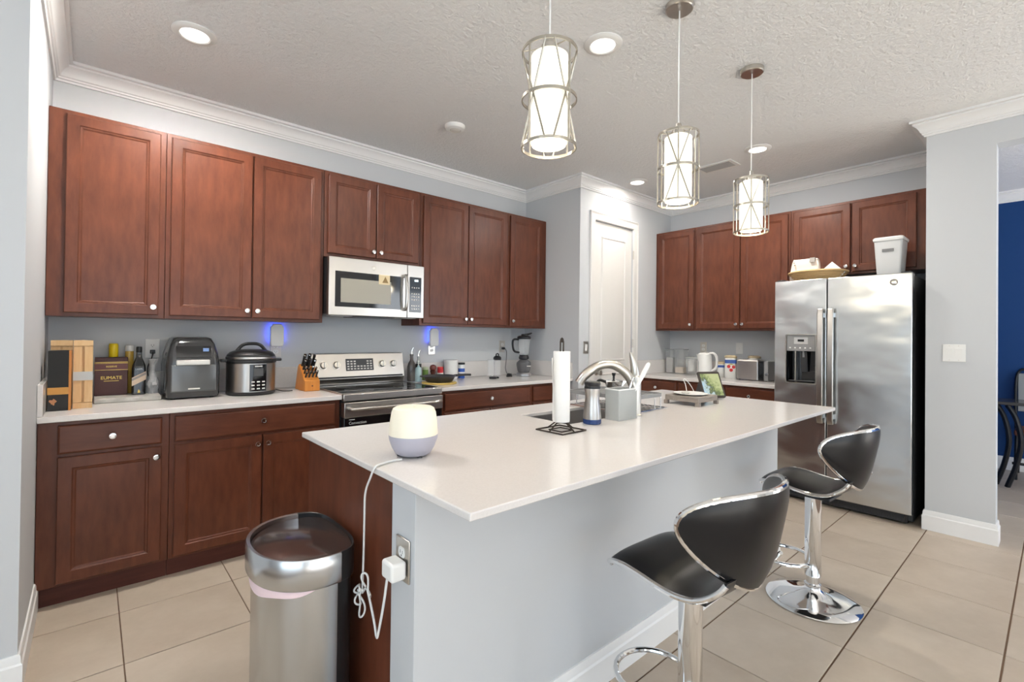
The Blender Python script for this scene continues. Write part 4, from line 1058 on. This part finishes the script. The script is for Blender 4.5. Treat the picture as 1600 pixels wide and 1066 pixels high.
for s in (-1, 1): obj('side_handle', MB().box(min(s*.14, s*.182), max(s*.14, s*.182), -.03, .03, .214, .232), BLACK, ck, .006)
a0, a1 = -PI/2 - .28, -PI/2 + .42
cpn = MB().sheet([[(.1472*math.cos(a0 + (a1 - a0)*j/12), .1472*math.sin(a0 + (a1 - a0)*j/12), z) for j in range(13)] for z in (.028, .20)])
kp = obj('control_panel', cpn, BLACKG, ck)
for j in range(3):
    for i in range(3):
        a = a0 + .14 + i*.21; z = .045 + j*.022
        q = MB(); q.T = Matrix.Translation((.1474*math.cos(a), .1474*math.sin(a), z)) @ Matrix.Rotation(a + PI/2, 4, 'Z'); q.box(-.009, .009, -.001, .002, -.004, .004); obj('key', q, IVORY, kp)
q = MB(); am = (a0 + a1)/2; q.T = Matrix.Translation((.1474*math.cos(am), .1474*math.sin(am), .150)) @ Matrix.Rotation(am + PI/2, 4, 'Z'); q.box(-.028, .028, -.001, .003, -.024, .024); obj('display', q, DARKGREY, kp)
q = MB(); q.T = Matrix.Translation((.1476*math.cos(am), .1476*math.sin(am), .188)) @ Matrix.Rotation(am + PI/2, 4, 'Z'); q.box(-.022, .022, -.001, .002, -.003, .003); obj('brand_strip', q, IVORY, kp)
obj('lead', MB().tube(bez([(.10, .10, .05), (.15, .06, .02), (.19, .0, .006), (.225, -.03, .005), (.255, -.02, .005)], 24), .0035, 6), BLACK, ck)

kb = thing('knife_block', 'honey wood knife block full of black-handled knives', 'knife block', (1.352, -.26, CT))
prof = [(-.100, 0), (-.100, .072), (-.082, .078), (.028, .185), (.055, .165), (.110, 0)]
obj('block', MB().prism(prof, -.052, .052, 'x'), ORANGEWOOD, kb, .003)
obj('emblem', MB().prism(arc(0, .036, .006, 0, 2*PI, 12)[:-1], -.1008, -.0995, 'y'), flat('brown_stamp', (0.16, 0.06, 0.02), .6), kb)
ax = Vector((0, -.60, .80)).normalized()
rows_ = [(-.066, .094, (-.036, -.012, .012, .036), .060, .006), (-.040, .119, (-.036, -.012, .012, .036), .062, .006), (-.012, .146, (-.034, -.004, .030), .095, .0085), (.014, .171, (-.034, -.002, .032), .105, .0095)]
k_i = 0
for (y, z, xs, L, r0) in rows_:
    for x in xs:
        p0 = Vector((x, y, z)) - ax*.004; Lk = L*(1 + .06*math.sin(k_i*2.3)); k_i += 1
        kt = obj('knife_handle', MB().tube([p0, p0 + ax*Lk*.12, p0 + ax*Lk*.5, p0 + ax*Lk*.9, p0 + ax*Lk], r0, 8, radii=[r0*.9, r0, r0*.92, r0*1.1, r0*.8]), BLACK, kb)
        obj('bolster', MB().tube([p0, p0 + ax*.008], r0*1.05, 8), CHROME, kt)
        obj('end_cap', MB().tube([p0 + ax*(Lk - .006), p0 + ax*(Lk + .0015)], r0*1.05, 8), CHROME, kt)

# ------------------------------------------------------------------ right counter
def bottle(name, label, cat, x, y, prof, m, extra=(), z=CT, n=24):
    t = thing(name, label, cat, (x, y, z))
    obj('body', MB().lathe(prof, n), m, t)
    for (nm, pf, mm_) in extra: obj(nm, MB().lathe(pf, n) if not isinstance(pf, MB) else pf, mm_, t)
    return t
tr = thing('bottle_tray', 'small pale tray under the oil bottles', 'tray', (2.283, -.165, CT))
obj('tray', MB().rings([rr3(.075, .095, .02, 0), rr3(.080, .10, .02, .008), rr3(.076, .096, .018, .008), rr3(.073, .093, .018, .003)]), flat('pale_ceramic', (0.70, 0.73, 0.76), .25), tr)
TZ = CT + .0032
DG = flat('dark_oil_glass', (0.10, 0.085, 0.08), .12, spec=.6)
spout = lambda z: MB().tube([(0, 0, z), (0, 0, z + .022), (.004, -.003, z + .042), (.012, -.008, z + .058)], .0045, 8, radii=[.011, .007, .0045, .003])
bottle('oil_bottle', 'tall dark glass oil bottle with metal pourer beside the stove', 'bottle', 2.262, -.125, [(0, 0), (.033, 0), (.036, .005), (.036, .125), (.030, .150), (.015, .180), (.0135, .215), (.0155, .217), (.0155, .232), (0, .232)], DG, [('pourer', spout(.232), CHROME)], TZ)
bottle('oil_bottle', 'slim clear oil bottle with black label and metal pourer', 'bottle', 2.345, -.098, [(0, 0), (.024, 0), (.026, .005), (.026, .13), (.020, .155), (.012, .18), (.0115, .21), (0, .21)], flat('clear_oil_glass', (0.45, 0.47, 0.46), .1, spec=.6), [('label', [(.0265, .10), (.0265, .145), (.0255, .145), (.0255, .10), (.0265, .10)], BLACK), ('pourer', spout(.21), CHROME)], TZ)
bottle('soap_bottle', 'pale teal soap bottle in front of the oil bottles', 'bottle', 2.283, -.205, [(0, 0), (.025, 0), (.028, .004), (.028, .10), (.024, .118), (.010, .126), (.009, .138), (0, .138)], flat('pale_teal_plastic', (0.42, 0.58, 0.60), .3), [('pump', [(.004, .138), (.004, .17), (.008, .171), (.008, .178), (0, .179)], WHITEP)], TZ)
bottle('spice_jar', 'small green spice jar beside the pepper mill', 'jar', 2.405, -.115, [(0, 0), (.024, 0), (.026, .004), (.026, .095), (0, .095)], flat('green_herbs', (0.16, 0.27, 0.06), .4), [('lid', [(.0265, .0955), (.027, .097), (.027, .115), (.024, .118), (0, .118)], flat('pale_green_lid', (0.55, 0.62, 0.42), .4))])
bottle('pepper_mill', 'dark brown turned pepper mill on the right counter', 'pepper mill', 2.490, -.105, [(0, 0), (.028, 0), (.029, .012), (.022, .035), (.020, .055), (.026, .075), (.027, .085), (0, .085)], flat('dark_turned_wood', (0.09, 0.025, 0.018), .25), [('head', [(.018, .0855), (.027, .092), (.030, .110), (.025, .128), (.010, .136), (0, .137)], flat('red_brown_wood', (0.16, 0.035, 0.025), .2))])
bottle('spice_can', 'small red and white spice can', 'can', 2.573, -.095, [(0, 0), (.026, 0), (.027, .003), (.027, .10), (0, .10)], flat('red_tin', (0.55, 0.02, 0.025), .35), [('label', [(.0275, .03), (.0275, .06), (.027, .06), (.027, .03), (.0275, .03)], WHITEP), ('lid', [(.0275, .1005), (.028, .102), (.028, .112), (.025, .114), (0, .114)], flat('red_lid', (0.62, 0.05, 0.05), .35))])
bottle('white_tub', 'large white plastic tub behind the skillet', 'tub', 2.685, -.098, [(0, 0), (.058, 0), (.061, .004), (.064, .155), (0, .155)], flat('white_tub_plastic', (0.80, 0.81, 0.79), .4), [('lid', [(.065, .1555), (.067, .158), (.067, .172), (.064, .175), (0, .175)], WHITEP)])
bottle('salt_canister', 'blue and white canister with black lid beside the white tub', 'canister', 2.800, -.105, [(0, 0), (.030, 0), (.031, .003), (.031, .092), (0, .092)], flat('blue_card', (0.03, 0.10, 0.42), .4), [('upper_band', [(.031, .0925), (.031, .128), (0, .128)], flat('pale_card', (0.75, 0.77, 0.78), .4)), ('lid', [(.032, .1285), (.033, .131), (.033, .143), (.030, .146), (0, .146)], BLACK), ('label', [(.0315, .045), (.0315, .06), (.031, .06), (.031, .045), (.0315, .045)], WHITEP)])
tv = thing('trivet', 'round yellow wooden trivet under the skillet', 'trivet', (2.365, -.405, CT))
obj('disc', MB().lathe([(0, 0), (.140, 0), (.144, .004), (.144, .010), (.140, .013), (0, .013)], 44), flat('mustard_wood', (0.60, 0.42, 0.12), .5), tv)
fp = thing('skillet', 'black cast iron skillet on the yellow trivet', 'pan', (2.365, -.405, CT + .0135), math.radians(-12))
PANM = flat('cast_iron', (0.025, 0.025, 0.026), .38, spec=.6)
obj('pan', MB().lathe([(0, 0), (.100, 0), (.110, .006), (.132, .045), (.137, .052), (.134, .053), (.128, .047), (.106, .010), (0, .006)], 48), PANM, fp)
obj('handle', MB().tube(bez([(.128, 0, .046), (.17, 0, .050), (.23, 0, .052), (.285, 0, .050)], 18), .010, 8, radii=None), PANM, fp)
obj('helper_handle', MB().tube(bez([(-.125, -.03, .046), (-.155, -.02, .050), (-.155, .02, .050), (-.125, .03, .046)], 15), .006, 8), PANM, fp)

def cup(label, x, y, h, lidded):
    t = thing('blender_cup', label, 'blender cup', (x, y, CT), 0, 'clear blender cups on the right counter')
    obj('cup', MB().lathe([(0, .004), (.030, .004), (.033, .008), (.0355, h), (.0335, h), (.031, .012), (0, .010)], 28), CLEAR, t)
    if lidded:
        obj('lid', MB().lathe([(.037, h - .018), (.039, h - .015), (.039, h + .004), (.030, h + .016), (.018, h + .022), (0, h + .022)], 28), BLACK, t)
        obj('lid_loop', MB().tube([(-.016, 0, h + .018), (-.014, 0, h + .038), (0, 0, h + .044), (.014, 0, h + .038), (.016, 0, h + .018)], .006, 8), BLACK, t)
    return t
cup('open clear blender cup beside the blade base', 3.070, -.215, .175, False)
cup('clear blender cup with black lid on the right counter', 3.160, -.195, .185, True)
bd = thing('blade_base', 'black blender blade base lying on the right counter', 'blender part', (3.02, -.305, CT))
obj('ring', MB().lathe([(0, 0), (.034, 0), (.036, .004), (.036, .014), (.030, .018), (0, .018)], 28), BLACK, bd)
obj('blade', MB().tube([(-.018, 0, .022), (0, 0, .030), (.018, .004, .024)], .004, 6), CHROME, bd)
obj('tab', MB().box(.030, .062, -.014, .014, .0, .016), BLACK, bd, .003)
cl = thing('coiled_cord', 'black blender cord coiled below the outlet', 'cord', (3.290, -.225, CT))
for k in range(4):
    obj('coil', MB().tube([((.030 - .003*k)*math.cos(2*PI*i/20 + k), (.022 - .002*k)*math.sin(2*PI*i/20 + k)*1.1, .0045 + .0075*k + .002*math.sin(i)) for i in range(20)], .0042, 6, closed=True), BLACK, cl)
obj('cable', MB().tube(bez([(.030, 0, .02), (.028, .05, .012), (.045, .11, .07), (.088, .150, .16), (.103, .165, .235), (.098, .180, .268), (.088, .188, .272)], 40), .0033, 8), BLACK, cl)
obj('plug', MB().box(.074, .102, .188, .2155, .260, .284), BLACK, cl, .003)
bl = thing('blender', 'countertop blender with clear jar and grey base', 'blender', (3.455, -.255, CT), math.radians(-18))
GB = flat('graphite_plastic', (0.11, 0.11, 0.115), .35)
obj('foot', MB().lathe([(0, 0), (.072, 0), (.076, .004), (.076, .022), (.066, .034), (.05, .038), (0, .038)], 36), flat('silver_foot', (0.42, 0.42, 0.43), .3, .7), bl)
obj('motor_base', MB().lathe([(0, .0385), (.055, .0385), (.064, .06), (.074, .115), (.072, .135), (.052, .155), (.040, .165), (0, .165)], 36), GB, bl)
obj('badge', MB().box(.0, .045, -.0745, -.066, .098, .108), IVORY, bl)
obj('jar_collar', MB().lathe([(.038, .166), (.050, .172), (.052, .19), (.044, .205), (.046, .212), (0, .212)], 28), BLACK, bl)
obj('jar', MB().lathe([(0, .214), (.046, .214), (.050, .22), (.066, .375), (.063, .375), (.047, .224), (0, .222)], 28), CLEAR, bl)
obj('lid', MB().lathe([(.067, .372), (.069, .378), (.069, .392), (.055, .404), (.03, .408), (.028, .420), (0, .422)], 28), BLACK, bl)
obj('lid_lever', MB().tube([(-.02, 0, .41), (.03, 0, .415), (.085, 0, .432)], .010, 8, radii=[.012, .012, .007]), BLACK, bl)
obj('handle', MB().tube(bez([(-.060, 0, .368), (-.105, 0, .368), (-.122, 0, .345), (-.118, 0, .285), (-.100, 0, .248), (-.052, 0, .236)], 30), .0105, 10), BLACK, bl)

# ------------------------------------------------------------------ refrigerator-wall counter
def canbox(label, x, y, w, dpt, h, content):
    t = thing('clear_container', label, 'container', (x, y, CT))
    obj('box', MB().rings([rr3(w, dpt, .012, 0), rr3(w*1.08, dpt*1.08, .012, h), rr3(w*1.08 - .003, dpt*1.08 - .003, .010, h), rr3(w - .003, dpt - .003, .010, .006)]), CLEAR, t)
    obj('lid', MB().rings([rr3(w*1.12, dpt*1.12, .012, h + .001), rr3(w*1.12, dpt*1.12, .012, h + .012)]), FROST, t)
    if content: obj('contents', MB().rings([rr3(w - .006, dpt - .006, .008, .008), rr3((w - .006)*1.02, (dpt - .006)*1.02, .008, content[0])]), content[1], t)
    return t
canbox('tall clear container with grey contents next to the pantry wall', 5.20, -.862, .05, .045, .26, (.175, flat('grey_grain', (0.36, 0.35, 0.34), .8)))
canbox('tall clear container with beige contents left of the glass pitcher', 5.205, -.985, .055, .055, .265, (.07, flat('beige_grain', (0.62, 0.52, 0.42), .8)))
pt = thing('glass_pitcher', 'clear glass pitcher with angled lid beside the kettle', 'pitcher', (5.10, -1.165, CT))
obj('jug', MB().lathe([(0, .004), (.055, .004), (.058, .01), (.068, .175), (.065, .175), (.055, .014), (0, .012)], 28), CLEAR, pt)
obj('lid', MB().lathe([(.069, .176), (.069, .188), (.02, .20), (0, .20)], 28), FROST, pt)
obj('filter', MB().lathe([(0, .04), (.035, .04), (.042, .17), (0, .17)], 20), WHITEP, pt)
obj('handle', MB().tube(bez([(-.062, .0, .16), (-.10, .0, .155), (-.10, .0, .06), (-.058, .0, .04)], 20), .007, 8), CLEAR, pt)
kt = thing('kettle', 'white electric kettle behind the smart display', 'kettle', (4.955, -1.385, CT), RB)
obj('body', MB().lathe([(0, 0), (.075, 0), (.078, .004), (.078, .016), (.074, .020), (.070, .20), (.062, .238), (.045, .250), (0, .254)], 36), WHITEP, kt)
obj('handle', MB().tube(bez([(.050, 0, .246), (.095, 0, .246), (.125, 0, .21), (.128, 0, .15), (.115, 0, .095), (.070, 0, .065)], 30), .0125, 10), WHITEP, kt)
obj('spout', MB().prism([(-.055, .236), (-.088, .232), (-.062, .19)], -.016, .016, 'y'), WHITEP, kt, .003)
gs = MB(); gs.box(-.038, -.030, -.066, -.060, .05, .17); obj('gauge', gs, flat('grey_gauge', (0.35, 0.36, 0.36), .2), kt)
obj('lid_button', MB().cyl(.016, .252, .262, (0.02, 0, 0), 16), IVORY, kt)
CREAM = flat('white_ceramic', (0.80, 0.79, 0.76), .2); COB = flat('cobalt_glaze', (0.05, 0.11, 0.38), .2); TAN = flat('tan_lid', (0.62, 0.50, 0.32), .4); REDG = flat('red_fruit_glaze', (0.55, 0.025, 0.02), .25)
def canister(label, x, y, r, h, fruit):
    t = thing('ceramic_canister', label, 'canister', (x, y, CT), math.radians(-62), 'fruit-painted ceramic canisters')
    q = lambda k, z: [(a, b, z) for a, b in rrect(-k, k, -k, k, k*.45, 5)]
    obj('pot', MB().rings([q(r*.96, 0), q(r, .005), q(r, h*.97), q(r*.94, h)]), CREAM, t)
    obj('blue_band', MB().rings([q(r*1.006, h*.74), q(r*1.006, h*.92), q(r*.99, h*.92), q(r*.99, h*.74)], False, False), COB, t)
    obj('lid', MB().rings([q(r*.98, h + .001), q(r*1.02, h + .006), q(r*1.0, h + .018), q(r*.7, h + .026)]), TAN, t)
    if fruit:
        for (fx, fz) in ((-.022, .62), (.022, .60), (0, .44)):
            obj('painted_fruit', MB().prism([(fx + .017*math.cos(a), h*fz*.95 + .017*math.sin(a)) for a in [2*PI*k/14 for k in range(14)]], -r - .0012, -r + .001, 'y'), REDG, t)
        obj('painted_leaf', MB().prism([(-.03, h*.68), (0, h*.74), (.03, h*.68), (0, h*.66)], -r - .0009, -r + .001, 'y'), flat('olive_glaze', (0.45, 0.38, 0.12), .3), t)
    return t
canister('small blue-banded ceramic canister behind the kettle handle', 5.13, -1.475, .046, .135, False)
canister('tall white ceramic canister painted with red fruit', 5.05, -1.612, .056, .205, True)
canister('blue-banded ceramic canister behind the toaster', 5.215, -1.775, .056, .205, False)
to = thing('toaster', 'silver toaster with black control strip beside the refrigerator', 'toaster', (5.035, -1.705, CT), RB)
obj('shell', MB().rings([[(x, y, z) for x, y in rrect(0, .215, -.080, .080, .02)] for z in (.008, .185)] + [[(x, y, .198) for x, y in rrect(.010, .205, -.070, .070, .02)]]), STEEL, to)
obj('control_strip', MB().box(.2155, .258, -.0815, .076, .008, .190), BLACKG, to, .004)
obj('end_cap', MB().box(.2585, .300, -.080, .080, .004, .192), MIDGREY, to, .008)
obj('dial', MB().lathe([(0, 0), (.014, 0), (.014, .012), (0, .012)], 16, (.0, 0, 0)), CHROME, to).matrix_basis = Matrix.Translation((.288, -.080, .07)) @ Matrix.Rotation(PI/2, 4, 'X')
for y in (-.028, .028): obj('slot', MB().box(.025, .19, y - .012, y + .012, .1975, .1995), BLACK, to)
for x in (.03, .275):
    for y in (-.06, .06): obj('foot', MB().cyl(.008, 0, .009, (x, y, 0), 10), BLACK, to)
tcd = thing('black_cable', 'black cord rising behind the toaster by the refrigerator', 'cord', (5.20, -2.03, CT))
obj('cable', MB().tube(bez([(-.05, .0, .004), (.0, .02, .006), (.05, .0, .10), (.075, -.01, .22), (.095, -.045, .30), (.105, -.10, .335)], 30), .004, 8), BLACK, tcd)

# ------------------------------------------------------------------ on top of the refrigerator
FT = 1.8125
bk = thing('wicker_basket', 'round low wicker basket on top of the refrigerator', 'basket', (4.775, -2.46, FT - .012))
WICK = flat('pale_wicker', (0.62, 0.42, 0.20), .7)
obj('base', MB().lathe([(0, .002), (.155, .002), (.158, .008), (0, .008)], 36), WICK, bk)
for k in range(7):
    r = .162 + .0065*k; z = .010 + .009*k
    N = 72
    obj('woven_strand', MB().tube([((r + .0035*math.sin(18*2*PI*i/N + PI*(k % 2)))*math.cos(2*PI*i/N), (r + .0035*math.sin(18*2*PI*i/N + PI*(k % 2)))*math.sin(2*PI*i/N), z) for i in range(N)], .0058, 6, closed=True), WICK, bk)
obj('rim', MB().tube([(.209*math.cos(2*PI*i/48), .209*math.sin(2*PI*i/48), .075) for i in range(48)], .010, 8, closed=True), WICK, bk)
nk = thing('napkin_pack', 'pack of pale printed napkins standing in the basket', 'napkins', (4.735, -2.375, FT + .002), RB)
rows = []
for i in range(9):
    v = i/8; w = .108 + .012*math.sin(v*3.0) - .018*v; tk = .034 - .012*v + .006*math.sin(v*9)
    rows.append([(a, b + .03*v, .0 + .185*v + .006*math.sin(a*40)*(v > .9)) for a, b in rrect(-w, w, -tk, tk, .014)])
obj('pack', MB().rings(rows), flat('napkin_wrap', (0.80, 0.69, 0.60), .35), nk)
obj('printed_patch', MB().box(.042, .080, -.020, -.0, .150, .188), flat('grey_print', (0.40, 0.37, 0.34), .6), nk)
for k in range(2): obj('printed_mark', MB().box(-.072 - .006*k, -.066 - .006*k, -.033, -.020, .130 + .02*k, .139 + .02*k), flat('dark_print', (0.25, 0.20, 0.16), .6), nk)
ev = thing('paper_card', 'white folded paper card leaning in the basket', 'paper', (4.735, -2.565, FT + .002), RB)
obj('card', MB().prism([(-.090, .050), (.010, .140), (.100, .050), (.06, .0), (-.05, .0)], -.006, .006, 'y'), PAPER, ev)
fb = thing('food_bin', 'translucent lidded food bin on top of the refrigerator', 'storage bin', (4.82, -2.942, FT - .012), RB)
BINM = flat('translucent_white', (0.70, 0.71, 0.71), .35, alpha=.9)
obj('bin', MB().rings([rr3(.072, .085, .015, .0), rr3(.088, .10, .015, .275)]), BINM, fb)
obj('lid', MB().rings([rr3(.094, .106, .018, .2755), rr3(.096, .108, .018, .292), rr3(.088, .10, .018, .303)]), WHITEP, fb)
obj('label_patch', MB().box(-.036, .036, -.0995, -.088, .190, .212), flat('grey_label', (0.20, 0.20, 0.20), .5), fb)
bag_ = MB().rings([rr3(.074, .0875, .015, .01), rr3(.0775, .091, .015, .07)], False, False)

# ------------------------------------------------------------------ dining room
TBL = flat('black_metal', (0.02, 0.02, 0.022), .35, .5)
dt = thing('dining_table', 'dark dining table with curved double legs beyond the opening', 'table', (6.60, -4.2, 0))
obj('table_top', MB().box(-.20, .20, -.82, .815, .745, .772), flat('dark_table_top', (0.06, 0.055, 0.05), .2), dt, .004)
for (x, y) in ((-.104, .775), (-.158, .698), (-.104, -.70), (-.158, -.775)):
    obj('leg', MB().tube(bez([(x, y + .01, .7445), (x, y - .045, .62), (x, y - .075, .42), (x, y - .045, .20), (x, y + .01, 0.0)], 24), .020, 8), TBL, dt)
obj('stretcher', MB().tube([(-.135, .68, .22), (-.135, -.72, .22)], .012, 8), TBL, dt)
dc = thing('dining_chair', 'grey-backed dining chair with brown seat against the navy wall', 'chair', (7.03, -3.715, 0))
obj('seat', MB().box(-.20, .19, -.20, .20, .42, .475), flat('brown_seat', (0.20, 0.07, 0.04), .5), dc, .015, 3)
obj('backrest', MB().rings([[(.165 + .03*v, y, .62 + .38*v) for y in (-.19, -.1, 0, .1, .19)] + [(.185 + .03*v, y, .62 + .38*v) for y in (.19, .1, 0, -.1, -.19)] for v in (0, .5, .9, 1)]), flat('grey_upholstery', (0.30, 0.31, 0.31), .5), dc, .006)
obj('back_frame', MB().tube(bez([(.17, -.20, .44), (.185, -.205, .75), (.20, -.19, 1.0), (.205, -.1, 1.045), (.205, .1, 1.045), (.20, .19, 1.0), (.185, .205, .75), (.17, .20, .44)], 42), .012, 8), TBL, dc)
for x in (-.175, .17):
    for y in (-.18, .18): obj('leg', MB().tube([(x, y, .42), (x*1.08, y*1.06, 0)], .015, 8), TBL, dc)
